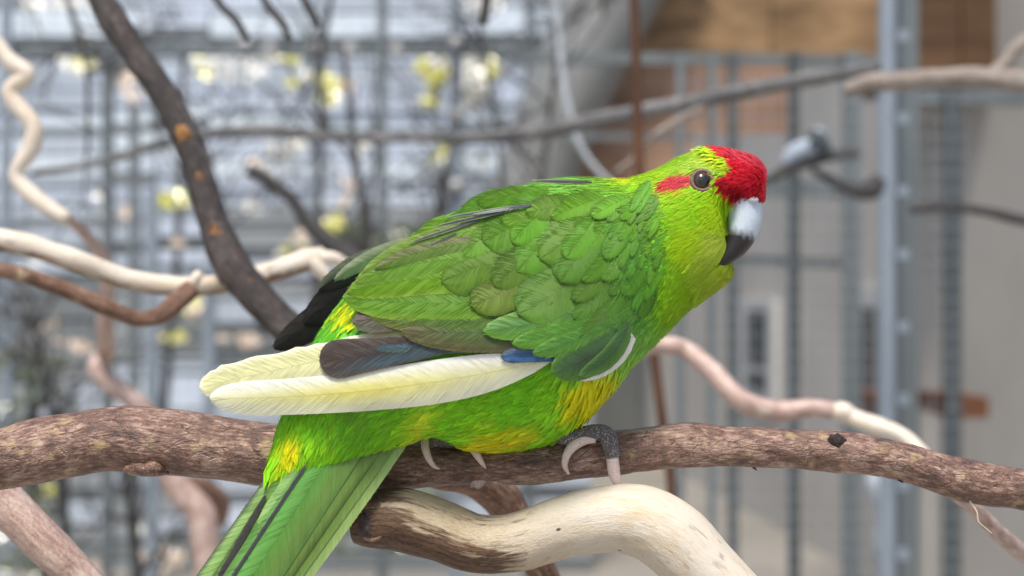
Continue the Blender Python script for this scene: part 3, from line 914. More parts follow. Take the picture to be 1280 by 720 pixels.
branch('branch', [(740, 470, 0.86, 12), (790, 440, 0.84, 11), (828, 431, 0.82, 11.5), (858, 438, 0.82, 12), (890, 464, 0.81, 13), (925, 500, 0.80, 14), (968, 514, 0.80, 13), (1010, 510, 0.80, 12), (1040, 513, 0.80, 11)],
       M['bark_pink'], 'pinkish bare branch curving down behind the parakeet breast', seg=22, amp=0.06)
branch('branch', [(1036, 516, 0.81, 8), (1052, 514, 0.81, 12), (1066, 522, 0.81, 11), (1095, 532, 0.80, 11), (1130, 546, 0.79, 10), (1160, 575, 0.78, 9)], M['wood_pale'], 'whitish broken branch end butted against the pinkish branch', seg=20, colf=pale_col(0.1))
branch('branch', [(1190, 615, 0.50, 8), (1222, 640, 0.53, 9), (1250, 668, 0.55, 10), (1290, 700, 0.58, 11), (1340, 735, 0.6, 12)], M['bark_pink'], 'thin pinkish twig leaving the perch beside the pale bark fibre', seg=18)
branch('branch', [(40, 216, 1.7, 4), (130, 202, 1.65, 5), (205, 178, 1.6, 6), (270, 166, 1.55, 6.5), (345, 162, 1.5, 6), (430, 172, 1.5, 6), (520, 172, 1.48, 6), (600, 172, 1.45, 8), (680, 164, 1.42, 10), (740, 151, 1.4, 10), (810, 138, 1.38, 10), (880, 124, 1.36, 10), (960, 108, 1.34, 10), (1040, 94, 1.33, 9), (1100, 82, 1.32, 8)],
       M['bark_grey'], 'long slender grey branch running level behind the parakeet head', seg=18, amp=0.07)
branch('branch', [(1058, 112, 1.25, 9), (1085, 104, 1.24, 12), (1120, 101, 1.23, 12), (1180, 97, 1.22, 12), (1230, 97, 1.21, 13), (1290, 103, 1.2, 14), (1360, 110, 1.2, 14)], M['bark_tan'], 'pale tan branch meeting the grey galvanised post', seg=20, amp=0.06)
branch('branch', [(1236, 97, 1.21, 9), (1256, 80, 1.21, 10), (1268, 62, 1.21, 9), (1290, 48, 1.21, 9), (1340, 40, 1.21, 9)], M['bark_tan'], 'short curled tan offshoot rising from the pale tan branch', seg=18)
branch('branch', [(880, 133, 1.34, 3), (850, 148, 1.34, 4), (820, 168, 1.34, 4), (795, 195, 1.36, 3), (770, 215, 1.36, 3)], M['bark_tan'], 'thin twig crossing the rusty rod under the grey branch', seg=10)
branch('branch', [(1138, 262, 1.7, 5), (1180, 258, 1.7, 6), (1225, 263, 1.7, 6), (1270, 273, 1.7, 7), (1340, 290, 1.7, 7)], M['twig_dark'], 'dark thin branch in front of the plain grey wall', seg=12)
branch('branch', [(930, 235, 2.0, 5), (965, 222, 2.0, 6), (985, 212, 2.0, 7), (1010, 203, 2.0, 7), (1045, 194, 2.0, 6), (1075, 192, 2.0, 4)], M['twig_dark'], 'blurred dark branch carrying the small blue grey bird', seg=12)
branch('branch', [(1015, 212, 2.0, 4), (1040, 225, 2.0, 6), (1068, 238, 2.0, 9), (1090, 236, 2.0, 13), (1100, 222, 2.0, 9)], M['twig_dark'], 'blurred dark stub ending in a knob by the galvanised post', seg=12)
branch('branch', [(312, 212, 1.5, 9), (335, 226, 1.5, 9), (365, 250, 1.5, 8), (385, 280, 1.5, 9), (415, 305, 1.5, 12), (450, 330, 1.5, 14), (500, 360, 1.5, 14)], M['twig_dark'], 'dark blurred broken branch slanting above the cream fork', seg=14)
for i, (pts, lab) in enumerate((([(255, -30, 1.0, 4), (275, 5, 1.0, 5), (295, 26, 1.0, 5), (310, 50, 1.0, 4)], 'short dark twig end hanging nearest the dark curved branch'),
                                ([(315, -30, 1.0, 4), (335, 8, 1.0, 5), (352, 28, 1.0, 5), (363, 50, 1.0, 4)], 'dark twig end hanging between two other twig ends'),
                                ([(350, -40, 1.1, 4), (375, -8, 1.1, 5), (392, 22, 1.1, 6), (398, 34, 1.1, 4)], 'blurred grey twig end hanging third from the dark curved branch'),
                                ([(612, -40, 1.0, 6), (608, 0, 1.0, 6), (604, 30, 1.0, 6)], 'stubby dark twig end hanging above the yellow leaves'))):
    branch('twig', pts, M['twig_dark'], lab, cat='twig', seg=12)
rust = flat_noise_material('rusty_steel', L4((70, 52, 44)), L4((112, 78, 56)), 12, 0.7)
branch('rusty_rod', [(790, -60, 1.2, 6), (794, 40, 1.2, 6), (797, 150, 1.2, 6.5), (802, 260, 1.2, 6.5), (815, 420, 1.2, 6.5), (832, 560, 1.2, 6.5), (840, 660, 1.2, 6), (845, 1200, 1.2, 6), (846, 2430, 1.2, 6)], rust, 'thin rusty steel rod standing upright behind the parakeet head', cat='rod', seg=12, amp=0.02, lump=0.02)

# ------------------------------------------------------------------ the parakeet
BIRD = empty('parakeet', B(np.array([690, 555, -20.0])))
tag(BIRD, 'bright green parakeet with red crown and pale yellow wing feathers perched on mottled branch', 'parakeet')

# body: stations from the tail coverts to the forehead: back edge, belly edge, w of the middle, half depth
ST = np.array([
    (342, 572, 512, 548, 48, 16), (362, 508, 545, 540, 38, 40), (392, 440, 582, 556, 24, 72), (436, 374, 622, 560, 12, 92),
    (486, 324, 664, 554, 6, 102), (548, 282, 703, 540, 2, 108), (622, 249, 742, 504, 0, 109), (690, 230, 780, 464, 0, 105),
    (744, 227, 813, 430, 0, 92), (784, 226, 845, 400, 0, 78), (818, 216, 876, 371, 0, 66), (848, 200, 906, 350, 0, 58),
    (872, 192, 914, 332, 3, 52), (895, 190, 906, 292, 7, 47), (918, 195, 918, 262, 11, 42), (940, 201, 938, 252, 14, 35), (958, 214, 957, 250, 15, 18)], float)
NS, NTH = 150, 96
tt = np.linspace(0, len(ST) - 1, NS)


def interp_cat(A, n):
    D = catmull(A, 24)
    x = np.linspace(0, len(D) - 1, n)
    i = np.clip(x.astype(int), 0, len(D) - 2)
    f = (x - i)[:, None]
    return D[i] * (1 - f) + D[i + 1] * f


SG = interp_cat(ST, NS)
# extend a little past the coverts so that plumes can overrun the tail
TH = np.linspace(0, 2 * np.pi, NTH, endpoint=False)


def body_pt(sf, th):
    """sf: fractional station 0..NS-1 (may be below 0), th: 0 = towards camera, pi/2 = belly, -pi/2 = back"""
    sf = np.asarray(sf, float)
    i = np.clip(np.floor(sf).astype(int), 0, NS - 2)
    f = sf - i
    g = SG[i] * (1 - f)[..., None] + SG[i + 1] * f[..., None]
    cx, cy = (g[..., 0] + g[..., 2]) / 2, (g[..., 1] + g[..., 3]) / 2
    hx, hy = (g[..., 2] - g[..., 0]) / 2, (g[..., 3] - g[..., 1]) / 2
    sn, cs = np.sin(th), np.cos(th)
    return np.stack([cx + hx * sn, cy + hy * sn, g[..., 4] + np.maximum(g[..., 5], 1) * np.sign(cs) * np.abs(cs) ** 0.92], -1)


CC = [(890, 270, 150, 205, 14), (862, 262, 132, 200, 8), (850, 310, 148, 200, 12), (892, 308, 160, 200, 84), (880, 330, 150, 190, 60), (830, 235, 148, 205, 24),
      (845, 205, 130, 190, 40), (868, 200, 150, 205, 60), (800, 232, 150, 202, 14), (772, 232, 160, 198, 24), (800, 275, 118, 180, 30), (824, 360, 132, 198, 20), (818, 310, 112, 178, 34), (812, 280, 120, 184, 26), (840, 385, 140, 200, 10),
      (795, 330, 90, 160, 52), (780, 400, 108, 182, 84), (800, 425, 132, 196, 88), (765, 465, 124, 182, 84), (740, 522, 126, 190, 24), (690, 520, 104, 172, 30),
      (640, 500, 92, 166, 20), (580, 510, 96, 166, 20), (555, 540, 92, 160, 24), (600, 545, 120, 172, 24), (500, 510, 86, 152, 24), (450, 525, 82, 146, 30),
      (400, 510, 88, 152, 24), (370, 560, 112, 184, 24), (410, 420, 98, 182, 44), (430, 390, 96, 170, 34), (530, 530, 150, 205, 50), (700, 228, 112, 174, 62),
      (600, 252, 92, 154, 54), (500, 315, 104, 168, 54), (910, 335, 165, 205, 60), (752, 300, 92, 156, 44), (790, 300, 88, 156, 48), (776, 268, 100, 166, 40), (808, 365, 100, 174, 54), (770, 340, 92, 158, 56), (798, 400, 108, 178, 70), (745, 250, 108, 168, 44), (770, 245, 112, 172, 44)]
CC = np.array(CC, float)


def idw(tab, x, y, p=3.5):
    d2 = (x[..., None] - tab[:, 0]) ** 2 + (y[..., None] - tab[:, 1]) ** 2 + 30
    w = d2 ** (-p / 2)
    w /= w.sum(-1, keepdims=True)
    return (w[..., None] * tab[:, 2:5]).sum(-2)


def ell(x, y, cx, cy, rx, ry, ang=0, soft=0.25):
    a = math.radians(ang)
    u = (x - cx) * math.cos(a) + (y - cy) * math.sin(a)
    v = -(x - cx) * math.sin(a) + (y - cy) * math.cos(a)
    d = np.sqrt((u / rx) ** 2 + (v / ry) ** 2)
    return np.clip((1 + soft - d) / (2 * soft), 0, 1)


def inpoly(x, y, poly):
    r = np.zeros(x.shape, bool)
    n = len(poly)
    for i in range(n):
        (x0, y0), (x1, y1) = poly[i], poly[(i + 1) % n]
        c = ((y0 > y) != (y1 > y)) & (x < (x1 - x0) * (y - y0) / (y1 - y0 + 1e-9) + x0)
        r ^= c
    return r


RED = [(878, 170), (886, 188), (898, 197), (911, 206), (913, 214), (906, 222), (895, 225), (893, 232), (900, 243), (912, 254), (945, 256), (990, 275), (990, 190), (930, 165)]


def body_col(x, y):
    hd_ = np.clip((x - 790) / 50, 0, 1)[..., None]
    bl_ = np.clip((y - 430) / 40, 0, 1)[..., None] * (1 - hd_)
    c = idw(CC, x, y) * (1 + hd_ * np.array((0.12, 0.05, -0.2)) + bl_ * np.array((0.26, 0.18, -0.2)))

    def ov(m, rgb):
        return c * (1 - m[..., None]) + np.array(rgb, float) * m[..., None]
    c = ov(ell(x, y, 734, 491, 40, 21, -38), (232, 230, 0))
    c = ov(ell(x, y, 628, 549, 46, 12, -14), (212, 214, 4))
    c = ov(ell(x, y, 436, 398, 11, 12, 0), (226, 226, 0))
    c = ov(ell(x, y, 362, 567, 11, 20, 30), (230, 230, 0))
    c = ov(ell(x, y, 893, 203, 16, 6, 35) * 0.7, (196, 212, 0))
    c = ov(ell(x, y, 776, 227, 12, 4, 0) * 0.8, (225, 214, 10))
    c = ov(ell(x, y, 838, 243, 16, 5, 0) * 0.6, (205, 205, 10))
    c = ov(ell(x, y, 862, 209, 18, 5, -20) * 0.5, (175, 205, 70))
    c = ov(ell(x, y, 844, 231, 18, 9, -10, 0.1), (236, 50, 70))
    c = ov(ell(x, y, 826, 238, 6, 6, -30, 0.2), (190, 30, 40))
    m = inpoly(x, y, RED)
    c = np.where(m[..., None], np.array((240, 26, 48.0)), c)
    c = ov(ell(x, y, 930, 198, 34, 9, 20) * m, (240, 66, 82))  # pinker highlight painted on the top of the crown
    c = ov(ell(x, y, 912, 238, 26, 8, 22) * m * 0.9, (150, 8, 20))
    return c


# continuous body mesh
ss, th = np.meshgrid(np.arange(NS).astype(float), TH, indexing='ij')
BP = body_pt(ss, th)
Vb = B(BP).reshape(-1, 3)
ii, jj = np.meshgrid(np.arange(NS - 1), np.arange(NTH), indexing='ij')
a = (ii * NTH + jj).ravel()
b = (ii * NTH + (jj + 1) % NTH).ravel()
Fb = np.stack([a, a + NTH, b + NTH, b], 1).tolist()
for e in (0, NS - 1):
    c = len(Vb)
    Vb = np.vstack([Vb, Vb[e * NTH:(e + 1) * NTH].mean(0)])
    Fb += [((e * NTH + j, e * NTH + (j + 1) % NTH, c) if e == 0 else (e * NTH + (j + 1) % NTH, e * NTH + j, c)) for j in range(NTH)]
cb = np.clip(lin(body_col(BP[..., 0], BP[..., 1])).reshape(-1, 3) * 1.0, 0, 0.85)
cb = np.vstack([cb, cb[:1], cb[-1:]])
fb = np.zeros((len(Vb), 3))
fb[:NS * NTH] = np.stack([BP[..., 2].ravel(), BP[..., 0].ravel(), np.zeros(NS * NTH)], 1)
BODY = mk('body', Vb, Fb, M['plume'], BIRD, col=cb, fuv=fb)

# ---- height field of the near side, for laying the wing on
gx, gy = np.arange(200, 1001, 4), np.arange(150, 661, 4)
HF = np.full((len(gx), len(gy)), np.nan)
sd_, td_ = np.meshgrid(np.linspace(0, NS - 1, 900), np.linspace(-math.pi / 2, math.pi / 2, 500), indexing='ij')
pp = body_pt(sd_, td_).reshape(-1, 3)
ix = np.round((pp[:, 0] - 200) / 4).astype(int)
iy = np.round((pp[:, 1] - 150) / 4).astype(int)
ok = (ix >= 0) & (ix < len(gx)) & (iy >= 0) & (iy < len(gy))
flat = np.full(HF.size, -1e9)
np.maximum.at(flat, ix[ok] * len(gy) + iy[ok], pp[ok, 2])
HF = flat.reshape(HF.shape)
X2, Y2 = np.meshgrid(gx, gy, indexing='ij')


def spread(H, n):
    for _ in range(n):
        bad = H < -1e8
        if not bad.any():
            break
        P = np.pad(np.where(bad, 0, H), 1)
        W = np.pad((~bad).astype(float), 1)
        s = P[:-2, 1:-1] + P[2:, 1:-1] + P[1:-1, :-2] + P[1:-1, 2:]
        w = W[:-2, 1:-1] + W[2:, 1:-1] + W[1:-1, :-2] + W[1:-1, 2:]
        H = np.where(bad & (w > 0), s / np.maximum(w, 1), H)
    return H


def blur(H, n):
    for _ in range(n):
        P = np.pad(H, 1, mode='edge')
        H = (P[:-2, 1:-1] + P[2:, 1:-1] + P[1:-1, :-2] + P[1:-1, 2:] + 2 * H) / 6
    return H


HF = spread(HF, 400)
plane = 64 + (X2 - 250) / 440.0 * 44 - np.abs(Y2 - (500 - (X2 - 250) * 0.11)) * np.where(Y2 < (500 - (X2 - 250) * 0.11), 0.10, 0.25)
plane = np.where(X2 > 690, plane - (X2 - 690) * 0.6, plane)
kk = 10.0
WH = np.log(np.exp((HF - 60) / kk) + np.exp((plane - 60) / kk)) * kk + 60
HF = blur(HF, 3)
WH = blur(WH, 5)
WH = WH + 12 * np.clip((Y2 - 370) / 60.0, 0, 1) * np.clip((830 - X2) / 60.0, 0, 1)
WH = blur(WH, 3)


def hq(H, x, y):
    u = np.clip((np.asarray(x, float) - 200) / 4, 0, len(gx) - 1.001)
    v = np.clip((np.asarray(y, float) - 150) / 4, 0, len(gy) - 1.001)
    i, j = u.astype(int), v.astype(int)
    f, g = u - i, v - j
    return H[i, j] * (1 - f) * (1 - g) + H[i + 1, j] * f * (1 - g) + H[i, j + 1] * (1 - f) * g + H[i + 1, j + 1] * f * g


# ---- large feathers
def vane(name, parent, base, tip, width, col, lift=(1, 5), bend=0.0, tipr=0.35, baser=0.3, camber=0.04, hfn=None, mat='feather',
         edge=None, edge_w=0.12, centre=None, low=None, up=None, tipc=None, rows=9, cols=7, wmul=None, taper=0.0, ragged=0.0, barbs=1.0, barb_max=220, barb_w=1.0, fray=2.5, bj=0.07):
    """one vane following the surface; col etc. are sRGB"""
    base, tip = np.array(base, float), np.array(tip, float)
    ax = tip - base
    Ln = np.hypot(*ax)
    d = ax / Ln
    nrm = np.array([-d[1], d[0]])          # for a feather pointing left this is up (image y down)
    q = np.linspace(0, 1, rows)
    t = 1 - (1 - q) ** 1.5
    u = np.linspace(-1, 1, cols)
    T, U = np.meshgrid(t, u, indexing='ij')
    prof = np.ones_like(T)
    m = T < baser
    prof = np.where(m, 0.45 + 0.55 * np.sqrt(np.clip(T / baser, 0, 1)), prof)
    m = T > 1 - tipr
    prof = np.where(m, np.sqrt(np.clip(1 - ((T - 1 + tipr) / tipr) ** 2, 0.0004, 1)), prof)
    prof = prof * (1 - taper * (1 - T))
    if wmul is not None:
        prof = prof * np.interp(T, *wmul)
    if ragged:
        prof = prof * (1 + ragged * (rng.random(T.shape) - 0.5) * (np.abs(U) > 0.9))
    off = bend * Ln * (4 * T * (1 - T))
    x = base[0] + ax[0] * T + nrm[0] * (U * prof * width / 2 + off)
    y = base[1] + ax[1] * T + nrm[1] * (U * prof * width / 2 + off)
    w = (hfn(x, y) if hfn is not None else hq(WH, x, y)) + lift[0] + (lift[1] - lift[0]) * T + camber * width * (1 - U ** 2) * np.clip(T * 3, 0, 1)
    P = np.stack([x, y, w], -1)
    c = np.tile(lin(col), T.shape + (1,))

    def mixc(m_, rgb):
        return c * (1 - m_[..., None]) + lin(rgb) * m_[..., None]
    if up is not None:
        c = mixc(np.clip(U * 1.6, 0, 1), up)
    if low is not None:
        c = mixc(np.clip(-U * 1.6, 0, 1), low)
    if centre is not None:
        c = mixc(np.exp(-((T - 0.55) / 0.3) ** 2 - (U / 0.6) ** 2), centre)
    if tipc is not None:
        c = mixc(np.clip((T - 0.6) / 0.4, 0, 1), tipc)
    if edge is not None:
        e = np.maximum(np.abs(U), np.clip((T - (1 - tipr)) / tipr, 0, 1))
        c = mixc(np.clip((e - (1 - edge_w * 2)) / (edge_w * 2), 0, 1) * (T > 0.2), edge)
    fu = np.stack([U * prof * width / 2, T * Ln, np.full_like(T, rng.random() * 9)], -1)
    i_, j_ = np.meshgrid(np.arange(rows - 1), np.arange(cols - 1), indexing='ij')
    A = (i_ * cols + j_).ravel()
    F = np.stack([A, A + 1, A + cols + 1, A + cols], 1)
    P, c, fu = P.reshape(-1, 3), c.reshape(-1, 3), fu.reshape(-1, 3)
    nb = int(min(barb_max, barbs * Ln * width / 30.0))
    if nb > 0:
        # single barbs lying on the vane and fraying over its rim
        t0 = rng.uniform(0.02, 0.97, nb)
        sg = np.where(rng.random(nb) < 0.5, -1.0, 1.0)
        over = rng.uniform(0.9, 1.0 + fray / max(width / 2, 1), nb)
        dT = rng.uniform(0.55, 0.95, nb) * width / 2 / Ln * (2.0 if Ln > 2.4 * width else 1.0)
        hgt = rng.uniform(0.1, 0.5, nb)
        bw = rng.uniform(0.45, 0.95, nb) * barb_w
        G = P.reshape(rows, cols, 3)
        CG = c.reshape(rows, cols, 3)
        qq = []
        cc_ = []
        for f_ in (0.0, 0.55, 1.0):
            Tq = np.minimum(t0 + dT * f_, 0.995)
            Uq = sg * over * f_
            qi = (1 - (1 - Tq) ** (1 / 1.5)) * (rows - 1)
            uj = (np.clip(Uq, -1, 1) + 1) / 2 * (cols - 1)
            i0 = np.clip(qi.astype(int), 0, rows - 2)
            j0 = np.clip(uj.astype(int), 0, cols - 2)
            fi, fj = (qi - i0)[:, None], (uj - j0)[:, None]

            def smp(Z):
                return Z[i0, j0] * (1 - fi) * (1 - fj) + Z[i0 + 1, j0] * fi * (1 - fj) + Z[i0, j0 + 1] * (1 - fi) * fj + Z[i0 + 1, j0 + 1] * fi * fj
            p_ = smp(G)
            ex = np.maximum(np.abs(Uq) - 1, 0)[:, None] * width / 2
            p_ = p_ + ex * (np.array([nrm[0], nrm[1], 0]) * sg[:, None] * 0.7 + np.array([d[0], d[1], 0]) * 0.9)
            p_[:, 2] += hgt
            qq.append(p_)
            cc_.append(smp(CG))
        dv = qq[2] - qq[0]
        sd = np.stack([-dv[:, 1], dv[:, 0], np.zeros(nb)], -1)
        sd = sd / (np.linalg.norm(sd, axis=1)[:, None] + 1e-6) * bw[:, None] / 2
        eV = np.stack([qq[0] - sd * 0.6, qq[0] + sd * 0.6, qq[1] - sd, qq[1] + sd, qq[2] - sd * 0.25, qq[2] + sd * 0.25], 1).reshape(-1, 3)
        jit = rng.uniform(1 - bj * 1.1, 1 + bj, nb)[:, None]
        eC = np.stack([cc_[0] * jit, cc_[0] * jit, cc_[1] * jit, cc_[1] * jit, cc_[2] * jit, cc_[2] * jit], 1).reshape(-1, 3)
        eU = np.repeat(np.stack([np.full(nb, 3.0), t0 * Ln * 7, rng.random(nb) * 9], 1), 6, 0)
        k0 = len(P) + np.arange(nb)[:, None] * 6
        eF = np.vstack([k0 + np.array([[0, 1, 3, 2]]), k0 + np.array([[2, 3, 5, 4]])])
        P, c, fu, F = np.vstack([P, eV]), np.vstack([c, eC]), np.vstack([fu, eU]), np.vstack([F, eF])
    return mk(name, B(P), F, M[mat], parent, col=c, fuv=fu)


# near wing: a thin shell under the feathers, then every feather
gu, gv = np.meshgrid(np.linspace(0, 1, 30), np.linspace(0, 1, 16), indexing='ij')
top = catmull([(770, 280), (715, 256), (640, 262), (560, 288), (490, 330), (440, 372)], 6)
bot = catmull([(780, 340), (770, 415), (730, 455), (640, 440), (540, 425), (450, 395)], 6)
ti = np.linspace(0, len(top) - 1, 30)
tp = np.stack([np.interp(ti, np.arange(len(top)), top[:, k]) for k in (0, 1)], -1)
bt = np.stack([np.interp(ti, np.arange(len(bot)), bot[:, k]) for k in (0, 1)], -1)
wxy = tp[:, None] * (1 - gv[..., None]) + bt[:, None] * gv[..., None]
wp = np.concatenate([wxy, hq(WH, wxy[..., 0], wxy[..., 1])[..., None] + 0.3], -1)
i_, j_ = np.meshgrid(np.arange(29), np.arange(15), indexing='ij')
A = (i_ * 16 + j_).ravel()
WF = np.stack([A, A + 16, A + 17, A + 1], 1)
fu = np.concatenate([wxy * 0.6, np.zeros(wxy.shape[:2] + (1,))], -1)
WING = mk('wing', B(wp.reshape(-1, 3)), WF, M['feather'], BIRD, col=np.tile(lin((60, 110, 35)), (480, 1)), fuv=fu.reshape(-1, 3))

def fl(base, tip, width, c, lift=(1, 2), ext=0, dim=1.0, **k_):
    base, tip = np.array(base, float), np.array(tip, float)
    base = base + (base - tip) / np.hypot(*(base - tip)) * ext
    g = lambda q: np.clip(np.array(q, float) * dim, 2, 255)
    for n_ in ('up', 'low', 'edge', 'tipc', 'centre'):
        if k_.get(n_) is not None:
            k_[n_] = g(k_[n_])
    return vane('flight_feather', WING, base, tip, width, g(c), lift=(min(lift[0], lift[0] - ext * 0.16), lift[1]), **k_)


GR = dict(ext=45, dim=np.array((0.84, 0.82, 0.62)))
# pale primaries
fl((520, 428), (249, 485), 42, (234, 234, 178), lift=(-4, -3), bend=0.01, tipr=0.16, camber=0.05, up=(226, 226, 170), edge=(246, 244, 226), edge_w=0.08, rows=26, bj=0.05, barbs=0.7, ragged=0.16, baser=0.1)
fl((690, 449), (262, 498), 43, (240, 240, 196), lift=(0, 0), bend=-0.03, tipr=0.14, camber=0.03, up=(244, 246, 240), low=(236, 238, 214), centre=(238, 232, 128),
   wmul=(np.linspace(0, 1, 25), catmull([(0.25, 0), (1.05, 0), (1.28, 0), (1.2, 0), (1.1, 0), (1.03, 0), (1.0, 0)], 4)[:, 0]), rows=28, cols=9, baser=0.05, bj=0.05, barbs=0.7)
fl((640, 462), (330, 498), 18, (222, 230, 232), lift=(-3, -3), bend=-0.035, tipr=0.5, camber=0.04, low=(206, 220, 232), rows=14, bj=0.05, barbs=0.7, baser=0.3)
# grey-brown tips with a blue outer vane
fl((600, 424), (399, 452), 54, (84, 80, 78), lift=(3, 4), bend=0.0, tipr=0.13, taper=0.75, low=(92, 126, 142), up=(88, 80, 76), tipc=(104, 88, 80), edge=(112, 98, 90), edge_w=0.03, rows=16, camber=0.0, ext=10, dim=0.8)
fl((640, 428), (470, 437), 20, (92, 124, 140), lift=(2.5, 3), tipr=0.5, low=(116, 140, 120), rows=10, camber=0.03, ext=20, dim=0.80)
fl((590, 396), (440, 402), 40, (120, 104, 95), taper=0.4, lift=(6, 7), bend=0.03, tipr=0.22, edge=(146, 128, 120), low=(112, 124, 94), edge_w=0.05, camber=0.06, ext=20, dim=0.80)
fl((585, 392), (452, 396), 24, (120, 104, 98), lift=(7.2, 8), bend=0.03, tipr=0.3, low=(118, 128, 100), edge=(150, 136, 128), camber=0.05, ext=20, dim=0.80)
fl((660, 408), (500, 412), 36, (92, 128, 76), lift=(7, 8), bend=-0.03, tipr=0.35, low=(104, 120, 92), tipc=(112, 104, 96), edge=(132, 140, 100), edge_w=0.05, **GR)
fl((690, 414), (506, 420), 26, (98, 128, 84), lift=(6, 6.8), bend=-0.05, tipr=0.4, low=(112, 112, 104), tipc=(116, 110, 104), edge=(140, 140, 110), edge_w=0.05, **GR)
fl((640, 392), (454, 386), 42, (92, 134, 62), lift=(8, 9.5), bend=-0.05, tipr=0.35, low=(100, 140, 60), up=(80, 112, 70), tipc=(104, 112, 76), edge=(116, 128, 66), edge_w=0.05, **GR)
# green tertials
fl((620, 372), (428, 371), 46, (104, 164, 34), lift=(10, 12), bend=-0.03, tipr=0.28, low=(112, 172, 40), up=(100, 158, 44), edge=(142, 186, 70), edge_w=0.06, rows=11, **GR)
fl((610, 356), (434, 364), 40, (116, 180, 22), lift=(12, 14), bend=0.05, tipr=0.3, up=(128, 184, 70), low=(122, 178, 20), edge=(150, 196, 80), edge_w=0.06, rows=11, **GR)
fl((600, 330), (444, 352), 36, (120, 178, 64), lift=(13, 15), bend=0.06, tipr=0.35, up=(140, 186, 96), edge=(156, 196, 110), edge_w=0.07, rows=11, **GR)
fl((585, 300), (452, 342), 24, (126, 178, 80), lift=(14, 15), bend=0.08, tipr=0.5, up=(150, 190, 110), edge=(160, 190, 120), rows=10, **GR)
fl((570, 312), (468, 336), 20, (112, 152, 76), lift=(15, 16.5), bend=0.05, tipr=0.5, up=(144, 148, 132), rows=8, **GR)
# blue bases
fl((716, 440), (626, 446), 20, (64, 104, 152), lift=(2, 3), bend=0.02, tipr=0.2, low=(92, 136, 184), up=(112, 130, 140), edge=(82, 88, 100), edge_w=0.06, camber=0.05)
fl((714, 447), (636, 450), 8, (66, 112, 168), lift=(3.5, 4.5), tipr=0.4, edge=(78, 84, 98), edge_w=0.06, camber=0.03)
# greater coverts above the blue
fl((780, 372), (604, 414), 40, (84, 132, 62), lift=(5, 9), bend=-0.03, tipr=0.4, up=(92, 140, 66), low=(96, 148, 52), edge=(112, 160, 60), edge_w=0.06)
fl((790, 384), (640, 430), 30, (84, 138, 46), lift=(6, 9.5), bend=-0.03, tipr=0.4, low=(98, 150, 48), edge=(112, 164, 60), edge_w=0.06)
fl((796, 392), (666, 442), 28, (82, 134, 54), lift=(7, 10), bend=-0.03, tipr=0.4, low=(94, 146, 52), edge=(108, 160, 62), edge_w=0.06)
# alula with the white rim
fl((792, 420), (712, 473), 20, (236, 236, 224), lift=(5, 6), bend=-0.13, tipr=0.5, low=(244, 244, 236), camber=0.04, rows=12)
fl((784, 412), (690, 466), 46, (92, 140, 82), lift=(8, 9), bend=-0.06, tipr=0.35, up=(86, 136, 64), low=(104, 160, 70), edge=(124, 174, 84), edge_w=0.07, centre=(86, 112, 82), dim=0.86)
fl((786, 404), (724, 470), 24, (88, 134, 78), lift=(10, 11), bend=-0.12, tipr=0.45, low=(110, 164, 78), edge=(128, 178, 90), edge_w=0.07, dim=0.86)

# coverts: shingled over a flow field (x, y, angle below "left", length, width)
FLW = np.array([(800, 290, 66, 34, 10), (806, 340, 72, 38, 11), (790, 390, 64, 50, 17), (745, 330, 56, 52, 30), (765, 290, 48, 40, 16), (770, 350, 64, 50, 18), (740, 375, 50, 60, 28), (712, 290, 44, 66, 56), (645, 300, 42, 66, 54),
                (590, 318, 36, 66, 52), (540, 318, 22, 54, 22), (665, 368, 42, 76, 54), (720, 398, 40, 74, 30), (680, 412, 28, 84, 28), (565, 358, 24, 78, 52), (625, 392, 34, 74, 54),
                (690, 246, 2, 72, 15), (745, 246, 6, 60, 13), (620, 262, 8, 66, 20), (760, 235, -6, 52, 12), (560, 285, 20, 60, 20), (500, 322, 36, 60, 16), (600, 280, 18, 60, 26), (660, 268, 14, 60, 28)], float)
WCOL = np.array([(560, 325, 108, 166, 62), (600, 320, 96, 156, 62), (640, 300, 106, 172, 56), (700, 300, 104, 160, 74), (580, 362, 112, 140, 78), (520, 340, 112, 176, 52),
                 (640, 400, 98, 150, 82), (662, 360, 102, 156, 88), (740, 380, 98, 156, 74), (785, 350, 104, 172, 88), (720, 430, 84, 142, 70), (680, 420, 88, 152, 46),
                 (600, 412, 88, 142, 72), (700, 245, 128, 186, 58), (620, 262, 112, 176, 60), (760, 240, 128, 186, 60), (500, 320, 118, 172, 70), (790, 290, 100, 166, 56), (740, 310, 96, 158, 60)], float)
WPOLY = [(806, 268), (770, 236), (720, 226), (660, 232), (600, 252), (545, 282), (500, 314), (474, 344), (560, 372), (606, 400), (640, 418), (690, 428), (735, 424), (772, 414), (800, 400), (822, 340)]


def flow(x, y):
    d2 = (x - FLW[:, 0]) ** 2 + (y - FLW[:, 1]) ** 2 + 60
    w = d2 ** -2.6
    w /= w.sum()
    return (w[:, None] * FLW[:, 2:]).sum(0)


